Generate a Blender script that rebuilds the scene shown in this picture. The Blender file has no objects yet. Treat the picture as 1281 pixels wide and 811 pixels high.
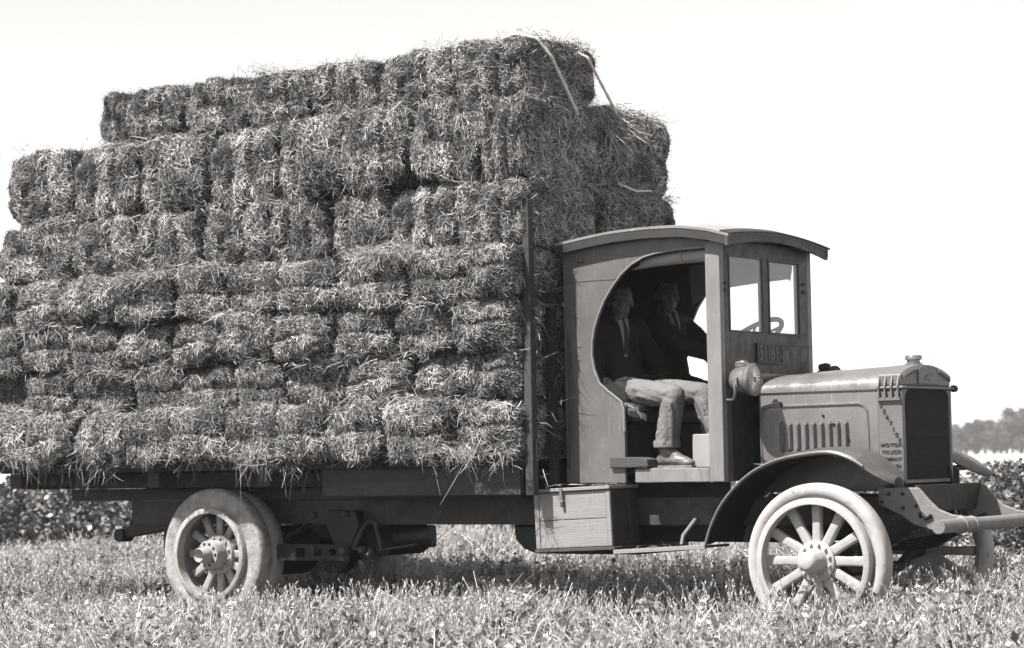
import bpy, bmesh, math, random
import numpy as np
from mathutils import Vector, Matrix, noise, Quaternion
random.seed(7); rng = np.random.default_rng(11)
PI = math.pi
S = bpy.context.scene
COL = S.collection

# ------------------------------------------------------------------ camera
cd = bpy.data.cameras.new('camera'); cam = bpy.data.objects.new('camera', cd); COL.objects.link(cam)
S.camera = cam
F, YAW, PIT, ROL = 2952.4, .6103, .0562, -.0184
CP = Vector((6.5382, -12.4005, 1.1053))
fw = Vector((-math.sin(YAW)*math.cos(PIT), math.cos(YAW)*math.cos(PIT), math.sin(PIT)))
rt = fw.cross(Vector((0,0,1))).normalized(); up = rt.cross(fw)
rt, up = rt*math.cos(ROL)+up*math.sin(ROL), up*math.cos(ROL)-rt*math.sin(ROL)
m = Matrix((rt, up, -fw)).transposed().to_4x4(); m.translation = CP
cam.matrix_world = m
cd.sensor_width = 36; cd.lens = F/1281*36; cd.clip_end = 6000; cd.clip_start = .1
cd.dof.use_dof = True; cd.dof.focus_distance = 13.6; cd.dof.aperture_fstop = 4.5

# ------------------------------------------------------------------ light
SUN = Vector((-.47, -1.0, 1.65)).normalized()          # towards the sun
W = bpy.data.worlds.new('World'); S.world = W; W.use_nodes = True
nt = W.node_tree; nt.nodes.clear()
sky = nt.nodes.new('ShaderNodeTexSky'); sky.sky_type = 'NISHITA'; sky.sun_disc = False
sky.sun_elevation = math.asin(SUN.z); sky.sun_rotation = math.atan2(SUN.x, SUN.y)
sky.dust_density = .3; sky.air_density = 1.0; sky.altitude = 100
bw = nt.nodes.new('ShaderNodeVectorMath'); bw.operation='DOT_PRODUCT'; bw.inputs[1].default_value=(.08,.37,.55); bg = nt.nodes.new('ShaderNodeBackground'); out = nt.nodes.new('ShaderNodeOutputWorld')
tint = nt.nodes.new('ShaderNodeMix'); tint.data_type = 'RGBA'; tint.blend_type = 'MULTIPLY'; tint.inputs[0].default_value = 1
tint.inputs[7].default_value = (1, .985, .965, 1)
nt.links.new(sky.outputs[0], bw.inputs[0]); nt.links.new(bw.outputs['Value'], tint.inputs[6]); nt.links.new(tint.outputs[2], bg.inputs[0])
bg.inputs[1].default_value = .082; nt.links.new(bg.outputs[0], out.inputs[0])
sl = bpy.data.lights.new('sun', 'SUN'); sl.energy = 5.0; sl.angle = math.radians(.53); sl.color = (1, .975, .955)
so = bpy.data.objects.new('sun', sl); COL.objects.link(so); so.rotation_euler = (-SUN).to_track_quat('-Z', 'Y').to_euler(); so.location = (-6, -14, 20)
S.view_settings.view_transform = 'Standard'; S.view_settings.look = 'None'
S.view_settings.exposure = 1.35; S.view_settings.gamma = 1

# ------------------------------------------------------------------ materials
def N(nt, t, **k):
    n = nt.nodes.new(t)
    for a, b in k.items(): setattr(n, a, b)
    return n
T = (1.0, .972, .955); AL = .385
def mat(name, v, v2=None, rough=.6, scale=6, stretch=(1,1,1), bump=.15, bscale=40, metal=0, spec=.4, detail=6, wear=None, wear_amt=.5, transl=0, attr=False):
    """grey paint/wood/metal: two noise-mixed greys plus optional worn patches and fine relief"""
    v2 = v*.65 if v2 is None else v2; v*=AL; v2*=AL; wear = wear*AL if wear is not None else None
    M = bpy.data.materials.new(name); M.use_nodes = True; nt = M.node_tree; L = nt.links.new
    b = nt.nodes['Principled BSDF']; o = nt.nodes['Material Output']
    tc = N(nt,'ShaderNodeTexCoord'); mp = N(nt,'ShaderNodeMapping'); mp.inputs['Scale'].default_value = stretch
    L(tc.outputs['Object'], mp.inputs[0])
    n1 = N(nt,'ShaderNodeTexNoise'); n1.inputs['Scale'].default_value = scale; n1.inputs['Detail'].default_value = detail; n1.inputs['Roughness'].default_value = .65
    L(mp.outputs[0], n1.inputs[0])
    r = N(nt,'ShaderNodeValToRGB')
    r.color_ramp.elements[0].position = .32; r.color_ramp.elements[1].position = .68
    r.color_ramp.elements[0].color = (*[v2*t for t in T],1); r.color_ramp.elements[1].color = (*[v*t for t in T],1)
    L(n1.outputs[0], r.inputs[0]); c = r.outputs[0]
    if wear is not None:
        n2 = N(nt,'ShaderNodeTexNoise'); n2.inputs['Scale'].default_value = scale*2.3; n2.inputs['Detail'].default_value = 9; n2.inputs['Roughness'].default_value=.75
        L(tc.outputs['Object'], n2.inputs[0])
        r2 = N(nt,'ShaderNodeValToRGB'); r2.color_ramp.elements[0].position = .60; r2.color_ramp.elements[1].position = .68
        r2.color_ramp.elements[1].color = (wear_amt,)*3+(1,)
        L(n2.outputs[0], r2.inputs[0]); mx = N(nt,'ShaderNodeMix', data_type='RGBA')
        L(r2.outputs[0], mx.inputs[0]); L(c, mx.inputs[6]); mx.inputs[7].default_value = (*[wear*t for t in T],1); c = mx.outputs[2]
    if wear is not None:
        m3 = N(nt,'ShaderNodeMapping'); m3.inputs['Scale'].default_value = (1.2,1.2,.09); m3.inputs['Rotation'].default_value = (.25,.35,.15); L(tc.outputs['Object'], m3.inputs[0])
        n5 = N(nt,'ShaderNodeTexNoise'); n5.inputs['Scale'].default_value = 55; n5.inputs['Detail'].default_value = 4; L(m3.outputs[0], n5.inputs[0])
        r5 = N(nt,'ShaderNodeValToRGB'); r5.color_ramp.elements[0].position = .64; r5.color_ramp.elements[1].position = .70; r5.color_ramp.elements[1].color = (.55,)*3+(1,); L(n5.outputs[0], r5.inputs[0])
        mx = N(nt,'ShaderNodeMix', data_type='RGBA'); L(r5.outputs[0], mx.inputs[0]); L(c, mx.inputs[6]); mx.inputs[7].default_value = (*[min(1,v*1.75)*t for t in T],1); c = mx.outputs[2]
        mr = N(nt,'ShaderNodeMapRange'); mr.inputs['From Min'].default_value=.35; mr.inputs['From Max'].default_value=.65; mr.inputs['To Min'].default_value=max(.1,rough-.14); mr.inputs['To Max'].default_value=min(1,rough+.22); L(n2.outputs[0], mr.inputs[0]); L(mr.outputs[0], b.inputs['Roughness'])
    if attr:
        at = N(nt,'ShaderNodeAttribute', attribute_name='tone'); mx = N(nt,'ShaderNodeMix', data_type='RGBA', blend_type='MULTIPLY')
        mx.inputs[0].default_value = 1; L(c, mx.inputs[6]); L(at.outputs['Fac'], mx.inputs[7]); c = mx.outputs[2]
    L(c, b.inputs['Base Color']); b.inputs['Roughness'].default_value = rough; b.inputs['Metallic'].default_value = metal
    b.inputs['Specular IOR Level'].default_value = spec
    if bump:
        n3 = N(nt,'ShaderNodeTexNoise'); n3.inputs['Scale'].default_value = bscale; n3.inputs['Detail'].default_value = 5
        L(mp.outputs[0], n3.inputs[0]); bp = N(nt,'ShaderNodeBump'); bp.inputs['Strength'].default_value = bump; bp.inputs['Distance'].default_value = .01
        L(n3.outputs[0], bp.inputs['Height']); L(bp.outputs[0], b.inputs['Normal'])
    if transl:
        tr = N(nt,'ShaderNodeBsdfTranslucent'); L(c, tr.inputs[0]); ms = N(nt,'ShaderNodeMixShader'); ms.inputs[0].default_value = transl
        L(b.outputs[0], ms.inputs[1]); L(tr.outputs[0], ms.inputs[2]); L(ms.outputs[0], o.inputs[0])
    return M
M = dict(
 paint=mat('cab_paint', .29,.20, .42, 2.6, (1,1,1), .08, 60, wear=.46, wear_amt=.55),
 post=mat('post_paint', .50,.36, .5, 9, (1,1,.35), .12, 50, wear=.6, wear_amt=.7),
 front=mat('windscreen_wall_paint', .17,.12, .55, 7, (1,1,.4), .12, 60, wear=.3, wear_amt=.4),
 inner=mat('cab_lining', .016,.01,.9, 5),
 headlining=mat('headlining_canvas', .72,.62,.9, 5, bump=.1),
 roof=mat('roof_canvas', .62,.5,.8, 10, bump=.2, wear=.3, wear_amt=.5),
 fascia=mat('roof_fascia', .085,.06,.55, 10),
 hood=mat('bonnet_enamel', .35,.24,.28, 3.5, bump=.06, wear=.42, wear_amt=.5, spec=.6),
 shell=mat('radiator_cast', .33,.27,.45, 8, bump=.2, bscale=90),
 core=mat('radiator_core', .075,.045,.6, 30, bump=.2),
 fender=mat('fender_enamel', .17,.11,.35, 5, bump=.05, wear=.2, wear_amt=.5, spec=.6),
 ironlight=mat('painted_iron', .44,.32,.5, 12, bump=.25, wear=.12, wear_amt=.6),
 irondark=mat('greasy_iron', .022,.012,.55, 9, bump=.3),
 iron=mat('dusty_iron', .11,.06,.6, 9, bump=.3, wear=.12),
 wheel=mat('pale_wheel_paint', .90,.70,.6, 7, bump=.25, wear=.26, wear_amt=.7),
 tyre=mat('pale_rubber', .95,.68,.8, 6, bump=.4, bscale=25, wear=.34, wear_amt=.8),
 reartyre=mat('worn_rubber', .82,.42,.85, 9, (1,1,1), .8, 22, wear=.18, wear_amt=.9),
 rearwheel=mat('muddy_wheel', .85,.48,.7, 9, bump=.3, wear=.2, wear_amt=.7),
 box=mat('pale_box_wood', .58,.46,.6, 5, (.25,1,3), .2, 40, wear=.3, wear_amt=.4),
 boxend_shade=mat('box_end_shaded_wood', .10,.06,.7, 5, (1,.3,3), .2, 40),  # box wood darkened: the end face's shade is put into the colour
 wood=mat('weathered_dark_wood', .05,.025,.75, 5, (.22,1,3), .3, 40, wear=.16, wear_amt=.5),
 woodgrey=mat('grey_bed_plank', .15,.09,.75, 5, (.22,1,3), .3, 40, wear=.2, wear_amt=.6),
 stake=mat('stake_wood', .13,.07,.8, 6, (1,1,.15), .4, 40, wear=.36, wear_amt=.5),
 lamp=mat('lamp_nickel', .62,.5,.22, 8, bump=.05, metal=.6),
 dark=mat('black_paint_and_shade', .015,.01,.5, 8),  # black fittings, and the painted shade under the mudguards
 letter=mat('letter_shade', .16,.10,.6, 8, bump=0),
 plate=mat('plate_field', .11,.08,.6, 20), platenum=mat('plate_number', .36,.28,.6, 40, bump=0),
 hay=mat('hay_body_shade', .07,.02,.95, 45, bump=.9, bscale=90),  # bale core darker than straw, so shade between strands is in the colour
 straw=mat('straw', 1.68,1.3,.7, 12, bump=0, attr=True, transl=0),
 twine=mat('rope_hemp', 1.7,1.2,.9, 60, bump=.5, bscale=150),
 grass=mat('dry_grass_blade', 1.65,1.15,.9, 3, bump=0, attr=True, transl=.3),
 leaf=mat('weed_leaf', 1.1,.7,.9, 8, bump=0, attr=True, transl=.25),
 hedge=mat('hedge_leaf', .62,.36,.45, 6, bump=0, attr=True, transl=.2),
 bark=mat('twig_bark', .12,.07,.9, 12),
 treeleaf=mat('far_leaf', .26,.12,.8, .15, bump=0, attr=True, transl=.15),
 soil=mat('soil', .10,.05,.95, 3, bump=.6, bscale=20),
 field=mat('mown_stubble', .95,.8,.95, .25, bump=.4, bscale=8),
 skin=mat('skin', .20,.14,.55, 9, bump=.05), hair=mat('hair', .02,.012,.6, 40, (1,1,4), .5),
 jacket=mat('dark_wool', .025,.015,.9, 14, bump=.3, bscale=120), trousers=mat('work_trousers', .36,.25,.85, 9, bump=.25, bscale=60),
 shirt=mat('white_shirt', .5,.42,.85, 9), tie=mat('tie_cloth', .03,.02,.7, 30), boot=mat('boot_leather', .36,.16,.42, 12, bump=.2),
 sole=mat('boot_sole', .5,.35,.8,12), pale=mat('pale_stand_in_surface', .70,.58,.7, 6, (1,1,.3), .1), seat=mat('seat_leather', .03,.02,.6, 8),
)
g = bpy.data.materials.new('pane_glass'); g.use_nodes = True; nt = g.node_tree; nt.nodes.clear()
gl = N(nt,'ShaderNodeBsdfGlossy'); gl.inputs['Roughness'].default_value=.02; tp = N(nt,'ShaderNodeBsdfTransparent'); df = N(nt,'ShaderNodeBsdfDiffuse'); df.inputs[0].default_value=(.6,.58,.57,1)
lw = N(nt,'ShaderNodeLayerWeight'); lw.inputs[0].default_value=.5; pw = N(nt,'ShaderNodeMath',operation='POWER'); pw.inputs[1].default_value=5; fr = N(nt,'ShaderNodeMath',operation='MULTIPLY_ADD'); fr.inputs[1].default_value=.9; fr.inputs[2].default_value=.04; nt.links.new(lw.outputs['Facing'],pw.inputs[0]); nt.links.new(pw.outputs[0],fr.inputs[0]); m1 = N(nt,'ShaderNodeMixShader'); m2 = N(nt,'ShaderNodeMixShader'); m1.inputs[0].default_value=.10
o = N(nt,'ShaderNodeOutputMaterial'); L = nt.links.new
L(tp.outputs[0],m1.inputs[1]); L(df.outputs[0],m1.inputs[2]); L(fr.outputs[0],m2.inputs[0]); L(m1.outputs[0],m2.inputs[1]); L(gl.outputs[0],m2.inputs[2]); L(m2.outputs[0],o.inputs[0])
M['glass'] = g
g2 = mat('lens_glass', .55,.4,.12, 20, bump=0, metal=.7); M['lensray'] = mat('lens_rib', 2.3,2.1,.25, 20, bump=0, metal=.75); M['lens'] = g2

# ------------------------------------------------------------------ helpers
WL = {}                                                # world location of every parent
def wloc(o): return WL[o.name_full] if o is not None else Vector((0,0,0))
def place(o, parent, loc):
    COL.objects.link(o); o.parent = parent; o.location = Vector(loc)-wloc(parent); WL[o.name_full] = Vector(loc); return o
def tag(o, label=None, cat=None, group=None, kind=None):
    for k, v in (('label',label),('category',cat),('group',group),('kind',kind)):
        if v: o[k] = v
    return o
def empty(name, loc, parent=None):
    return place(bpy.data.objects.new(name, None), parent, loc)
class MB:
    def __init__(s): s.bm = bmesh.new()
    def box(s, x0,x1,y0,y1,z0,z1, rot=None, shear=None):
        c = Vector(((x0+x1)/2,(y0+y1)/2,(z0+z1)/2)); d = Vector((abs(x1-x0),abs(y1-y0),abs(z1-z0)))
        mt = Matrix.Translation(c)
        if rot is not None: mt = mt @ rot.to_matrix().to_4x4() if isinstance(rot, Quaternion) else mt @ rot
        bmesh.ops.create_cube(s.bm, size=1, matrix=mt @ Matrix.Diagonal((*d,1))); return s
    def prism(s, pts, ax, a, b):
        """outline pts extruded along axis ax from a to b"""
        def P(p, t): return {'y':(p[0],t,p[1]),'x':(t,p[0],p[1]),'z':(p[0],p[1],t)}[ax]
        va = [s.bm.verts.new(P(p,a)) for p in pts]; vb = [s.bm.verts.new(P(p,b)) for p in pts]; n=len(pts)
        s.bm.faces.new(va); s.bm.faces.new(vb[::-1])
        for i in range(n): s.bm.faces.new((va[i],vb[i],vb[(i+1)%n],va[(i+1)%n]))
        return s
    def tube(s, pts, r, n=10, cap=True):
        pts = [Vector(p) for p in pts]; rs = r if isinstance(r,(list,tuple)) else [r]*len(pts); rings = []
        ref = None
        for i,p in enumerate(pts):
            d = (pts[min(i+1,len(pts)-1)]-pts[max(i-1,0)]).normalized()
            if ref is None: ref = d.orthogonal().normalized()
            ref = (ref-d*ref.dot(d)).normalized(); q = d.cross(ref)
            rings.append([s.bm.verts.new(p+(ref*math.cos(2*PI*k/n)+q*math.sin(2*PI*k/n))*rs[i]) for k in range(n)])
        for a,b in zip(rings,rings[1:]):
            for k in range(n): s.bm.faces.new((a[k],a[(k+1)%n],b[(k+1)%n],b[k]))
        if cap: s.bm.faces.new(rings[0][::-1]); s.bm.faces.new(rings[-1])
        return s
    def lathe(s, prof, c, ax='y', n=48, closed=False):
        """profile of (radius, offset along ax) spun about ax through c"""
        rings=[]
        for r,t in prof:
            ring=[]
            for k in range(n):
                a=2*PI*k/n; u,v=r*math.cos(a),r*math.sin(a)
                ring.append(s.bm.verts.new(Vector(c)+Vector({'y':(u,t,v),'x':(t,u,v),'z':(u,v,t)}[ax])))
            rings.append(ring)
        prs = list(zip(rings,rings[1:]))+([(rings[-1],rings[0])] if closed else [])
        for a,b in prs:
            for k in range(n): s.bm.faces.new((a[k],a[(k+1)%n],b[(k+1)%n],b[k]))
        if not closed:
            if prof[0][0]>1e-5: s.bm.faces.new(rings[0][::-1])
            if prof[-1][0]>1e-5: s.bm.faces.new(rings[-1])
        return s
    def strip(s, a, b, thick=None):
        va=[s.bm.verts.new(p) for p in a]; vb=[s.bm.verts.new(p) for p in b]
        for i in range(len(a)-1): s.bm.faces.new((va[i],va[i+1],vb[i+1],vb[i]))
        return s
    def build(s, name, mt, parent=None, loc=None, bevel=0, smooth=False, solid=0, seg=2, sub=0):
        bm = s.bm; bmesh.ops.remove_doubles(bm, verts=bm.verts, dist=1e-5)
        if not solid: bmesh.ops.recalc_face_normals(bm, faces=bm.faces)
        if loc is None:
            co=[v.co for v in bm.verts]; lo=Vector([min(c[i] for c in co) for i in range(3)]); hi=Vector([max(c[i] for c in co) for i in range(3)]); loc=(lo+hi)/2
        loc=Vector(loc); bmesh.ops.translate(bm, verts=bm.verts, vec=-loc)
        me=bpy.data.meshes.new(name); bm.to_mesh(me); bm.free(); me.materials.append(M[mt])
        if smooth: me.polygons.foreach_set('use_smooth',[True]*len(me.polygons))
        o=bpy.data.objects.new(name, me); place(o,parent,loc)
        if solid: q=o.modifiers.new('solid','SOLIDIFY'); q.thickness=solid; q.offset=0
        if bevel:
            q=o.modifiers.new('bevel','BEVEL'); q.width=bevel; q.segments=seg; q.limit_method='ANGLE'; q.angle_limit=.6
        if smooth and (bevel or solid):
            q=o.modifiers.new('es','EDGE_SPLIT'); q.split_angle=.7
        elif smooth:
            q=o.modifiers.new('es','EDGE_SPLIT'); q.split_angle=.8
        return o
def box(name, mt, parent, x0,x1,y0,y1,z0,z1, bevel=.004, rot=None):
    return MB().box(x0,x1,y0,y1,z0,z1,rot).build(name,mt,parent,bevel=bevel)
def numpy_mesh(name, V, Fq, mt, tone=None, loc=(0,0,0), parent=None):
    """V (n,3), Fq (m,k) all polygons with the same number of corners"""
    me=bpy.data.meshes.new(name); n,k=Fq.shape
    me.vertices.add(len(V)); me.vertices.foreach_set('co',V.astype(np.float32).ravel())
    me.loops.add(n*k); me.loops.foreach_set('vertex_index',Fq.astype(np.int32).ravel())
    me.polygons.add(n); me.polygons.foreach_set('loop_start',np.arange(0,n*k,k,dtype=np.int32))
    me.update(calc_edges=True)
    if tone is not None:
        a=me.attributes.new('tone','FLOAT','POINT'); a.data.foreach_set('value',tone.astype(np.float32).ravel())
    me.materials.append(M[mt])
    return me
def ribbons(P, D, Lh, Wd, B, tone, twist=None):
    """bent ribbon strands: base P, direction D (unit), length, width, bend vector B -> verts, quads, tones"""
    n=len(P); side=np.cross(D,rng.normal(size=(n,3))) if twist is None else twist
    side/= np.linalg.norm(side,axis=1,keepdims=True)+1e-9; Lh=Lh[:,None]; Wd=Wd[:,None]/2
    p1=P+D*Lh*.5+B*Lh*.15; p2=P+D*Lh+B*Lh*.6
    V=np.stack([P-side*Wd,P+side*Wd,p1+side*Wd*.9,p1-side*Wd*.9,p2+side*Wd*.35,p2-side*Wd*.35],1).reshape(-1,3)
    b=np.arange(n)[:,None]*6
    Q=np.concatenate([b+np.array([[0,1,2,3]]),b+np.array([[3,2,4,5]])])
    return V,Q,np.repeat(tone,6)

# ------------------------------------------------------------------ ground, field, hedge, far trees
def gh(x,y): return .035*math.sin(x*1.3+y*.7)+.03*math.sin(x*.45-y*1.1)
bm=bmesh.new(); R=2400
xs=[-R,-800,-250,-90,-40]+[-28+i*1.0 for i in range(42)]+[20,50,150,500,R]; ys=[-R,-500,-100,-30,-14]+[-10+i*1.0 for i in range(21)]+[14,20,40,120,500,1200,R]
vs=[[bm.verts.new((x,y,gh(x,y)-.02 if -30<x<16 and -12<y<13 else -.03)) for x in xs] for y in ys]
for j in range(len(ys)-1):
    for i in range(len(xs)-1): bm.faces.new((vs[j][i],vs[j][i+1],vs[j+1][i+1],vs[j+1][i]))
me=bpy.data.meshes.new('ground'); bm.to_mesh(me); bm.free(); me.materials.append(M['soil'])
o=bpy.data.objects.new('ground',me); place(o,None,(0,0,0)); tag(o,'rough weedy ground under the truck',None,None,'structure')
for p in me.polygons: p.use_smooth=True
xs=[-1600,-400,-100,-60,-30,0,40,200,1600]; ys=[13,30,60,120,430,2300]
bm=bmesh.new(); vs=[[bm.verts.new((x,y,.012)) for x in xs] for y in ys]
for j in range(len(ys)-1):
    for i in range(len(xs)-1): bm.faces.new((vs[j][i],vs[j][i+1],vs[j+1][i+1],vs[j+1][i]))
me=bpy.data.meshes.new('mown_field'); bm.to_mesh(me); bm.free(); me.materials.append(M['field'])
o=bpy.data.objects.new('mown_field',me); place(o,None,(0,0,0)); tag(o,'pale mown field stretching to the trees',None,None,'structure')

def projxy(P):
    d=P-np.array(CP); z=d@np.array(fw); return 640.5+F*(d@np.array(rt))/z, 405.5-F*(d@np.array(up))/z, z
def ghn(x,y): return .035*np.sin(x*1.3+y*.7)+.03*np.sin(x*.45-y*1.1)-.02
def scatter(n,x0,x1,y0,y1,clump=0):
    P=np.stack([rng.uniform(x0,x1,n),rng.uniform(y0,y1,n),np.zeros(n)],1)
    if clump:
        c=np.stack([rng.uniform(x0,x1,n//clump+1),rng.uniform(y0,y1,n//clump+1)],1)[rng.integers(0,n//clump+1,n)]
        P[:,:2]=c+rng.normal(size=(n,2))*.05
    P[:,2]=ghn(P[:,0],P[:,1]); u,v,z=projxy(P)
    k=(z>6)&(u>-260)&(u<1540)&(v<980); return P[k],z[k]
def patch(P):   # slow height / tone variation of the sward
    x,y=P[:,0],P[:,1]; a=.5+.25*np.sin(x*2.1+1.3*np.sin(y*1.7))+.25*np.sin(y*2.9+x*.8); b=np.sin(x*7.3+2*np.sin(y*3.1))*np.sin(y*6.1+1.7*np.sin(x*2.7)); return np.clip(a+.38*b,0,1.15)
def shorter(P):   # thinner, lower growth towards the tail of the truck and round the rear wheel
    x,y=P[:,0],P[:,1]; return 1-.34*np.clip((-x-1.6)/1.8,0,1)*(y<1.2)
def blades(P,z,h0,h1,w,lean=.35,tl=(.2,1.3)):
    n=len(P); h=rng.uniform(h0,h1,n)*(.4+1.05*patch(P))*shorter(P); D=np.stack([rng.normal(0,lean,n),rng.normal(0,lean,n),np.ones(n)],1); D/=np.linalg.norm(D,axis=1,keepdims=True)
    B=rng.normal(0,.5,(n,3)); B[:,2]=-abs(B[:,2])*.8
    return ribbons(P,D,h,np.full(n,w)*rng.uniform(.6,1.4,n),B,rng.uniform(*tl,n)*(.62+.55*patch(P)))
def merge(parts):
    V=[];Q=[];Tn=[];o=0
    for v,q,t in parts: V.append(v);Q.append(q+o);Tn.append(t);o+=len(v)
    return np.concatenate(V),np.concatenate(Q),np.concatenate(Tn)
def leaves(C,D,size,tone,asp=.5):
    """folded diamond leaves at C pointing D"""
    n=len(C); side=np.cross(D,rng.normal(size=(n,3))); side/=np.linalg.norm(side,axis=1,keepdims=True); s=size[:,None]
    V=np.stack([C,C+D*s*.5+side*s*asp*.5,C+D*s,C+D*s*.5-side*s*asp*.5],1).reshape(-1,3)
    return V,np.arange(n*4).reshape(-1,4),np.repeat(tone,4)
def unit(v): return v/np.linalg.norm(v,axis=1,keepdims=True)
def stuff(name,label,V,Q,Tn,mt,cat):
    o=bpy.data.objects.new(name,numpy_mesh(name,V,Q,mt,Tn)); place(o,None,(0,0,0)); return tag(o,label,cat,None,'stuff')
# grass blades
parts=[]
P,z=scatter(150000,-7,5,-4.2,1.2,9); parts.append(blades(P,z,.10,.29,.007))
P,z=scatter(260000,-13,4,1.2,9.3,9); parts.append(blades(P,z,.10,.28,.009))
P,z=scatter(60000,-26,4,1.2,12.5,9); parts.append(blades(P,z,.10,.24,.013))
P,z=scatter(26000,-9.5,-2,4.4,9.0,14); parts.append(blades(P,z,.20,.42,.011))
V,Q,Tn=merge(parts); stuff('grass','thick dry grass growing round the wheels and behind the truck',V,Q,Tn,'grass','grass')
# seed stalks
P,z=scatter(9000,-13,4.5,-4.0,3.2,5); n=len(P); h=rng.uniform(.24,.46,n)*shorter(P); D=unit(np.stack([rng.normal(0,.18,n),rng.normal(0,.18,n),np.ones(n)],1)); B=rng.normal(0,.25,(n,3)); B[:,2]=-.1
a=ribbons(P,D,h,np.full(n,.0035),B,rng.uniform(.6,1.2,n)); parts=[a]
k=9; tt=np.tile(np.linspace(.66,1.02,k),n); Pi=np.repeat(P,k,0); Di=np.repeat(D,k,0); Bi=np.repeat(B,k,0); hi=np.repeat(h,k)[:,None]
C=Pi+Di*hi*tt[:,None]+Bi*hi*(.6*tt[:,None]**2); dd=unit(Di+rng.normal(0,.35,C.shape)); parts.append(leaves(C,dd,rng.uniform(.016,.030,len(C)),rng.uniform(.5,1.15,len(C)),.35))
V,Q,Tn=merge(parts); stuff('grass_seed_heads','seeding grass stalks standing above the sward beside the truck',V,Q,Tn,'grass','grass')
# leafy weeds
P,z=scatter(42000,-12,5,-4.2,8.5); n=len(P); k=14; h=rng.uniform(.08,.30,n)*(.45+.9*patch(P))*shorter(P)
D=unit(np.stack([rng.normal(0,.25,n),rng.normal(0,.25,n),np.ones(n)],1)); tt=rng.uniform(.35,1,(n*k,1))
C=np.repeat(P,k,0)+np.repeat(D,k,0)*np.repeat(h,k)[:,None]*tt; dd=rng.normal(size=C.shape); dd[:,2]=abs(dd[:,2])*.6; dd=unit(dd)
V,Q,Tn=merge([leaves(C,dd,rng.uniform(.018,.048,len(C)),np.repeat(rng.uniform(.25,1.35,n)*(.5+.65*patch(P)),k)*rng.uniform(.8,1.2,n*k),.6),ribbons(P,D,h,np.full(n,.004),D*0,rng.uniform(.5,.9,n))])
P,z=scatter(2600,-12,5,-3.6,4.5,4); n=len(P); k=18; h=rng.uniform(.14,.34,n)*shorter(P); D=unit(np.stack([rng.normal(0,.3,n),rng.normal(0,.3,n),np.ones(n)],1)); tt=rng.uniform(.2,1,(n*k,1))
C=np.repeat(P,k,0)+np.repeat(D,k,0)*np.repeat(h,k)[:,None]*tt; dd=rng.normal(size=C.shape); dd[:,2]=dd[:,2]*.4+.25; dd=unit(dd)
V2,Q2,T2=merge([leaves(C,dd,rng.uniform(.04,.075,len(C)),np.repeat(rng.uniform(.2,.75,n),k)*rng.uniform(.7,1.3,n*k),.5),ribbons(P,D,h,np.full(n,.006),D*0,rng.uniform(.3,.6,n))])
Q=np.concatenate([Q,Q2+len(V)]); V=np.concatenate([V,V2]); Tn=np.concatenate([Tn,T2])
stuff('low_weeds','low leafy clover and weeds among the grass',V,Q,Tn,'leaf','weeds')
# hedge of vines behind the truck
def htop(x): return .96+.12*np.sin(x*.8)+.14*np.sin(x*2.3+1)-.34*np.clip((x+3.1)/1.6,0,1)+.06*np.sin(x*6.1)
n=170000; x=rng.uniform(-27,4,n); y=9.6+rng.normal(0,.5,n); u=rng.uniform(0,1,n)**.75; zz=.03+u*htop(x)*(1-.35*np.clip(abs(y-9.6)/1.1,0,1)**2)
k=noise_keep=(np.sin(x*3.1+zz*5)+np.sin(x*7.7-zz*9+y*4)+rng.normal(0,.9,n))>-1.2; x,y,zz=x[k],y[k],zz[k]; n=len(x)
C=np.stack([x,y,zz],1); dd=rng.normal(size=C.shape); dd[:,1]-=.6; dd[:,2]*=.8; dd=unit(dd)
lv=leaves(C,dd,rng.uniform(.035,.075,n)*np.where(x<-8,1.35,1),rng.uniform(.2,1.5,n)*(.8+.35*np.sin(x*5+zz*6)),.8)
m2=900; Ps=np.stack([rng.uniform(-27,4,m2),9.6+rng.normal(0,.3,m2),np.full(m2,-.02)],1); Ds=unit(np.stack([rng.normal(0,.35,m2),rng.normal(0,.3,m2),np.ones(m2)],1))
hedge=place(bpy.data.objects.new('hedge',numpy_mesh('hedge',*lv[:2],'hedge',lv[2])),None,(0,0,0))
tag(hedge,'low rambling vine hedge crossing behind the truck','hedge')
st=ribbons(Ps,Ds,rng.uniform(.6,1.05,m2),np.full(m2,.014),rng.normal(0,.3,(m2,3)),rng.uniform(.7,1.1,m2))
me=numpy_mesh('hedge_stems',*st[:2],'bark'); place(bpy.data.objects.new('stems',me),hedge,(0,0,0))
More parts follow.
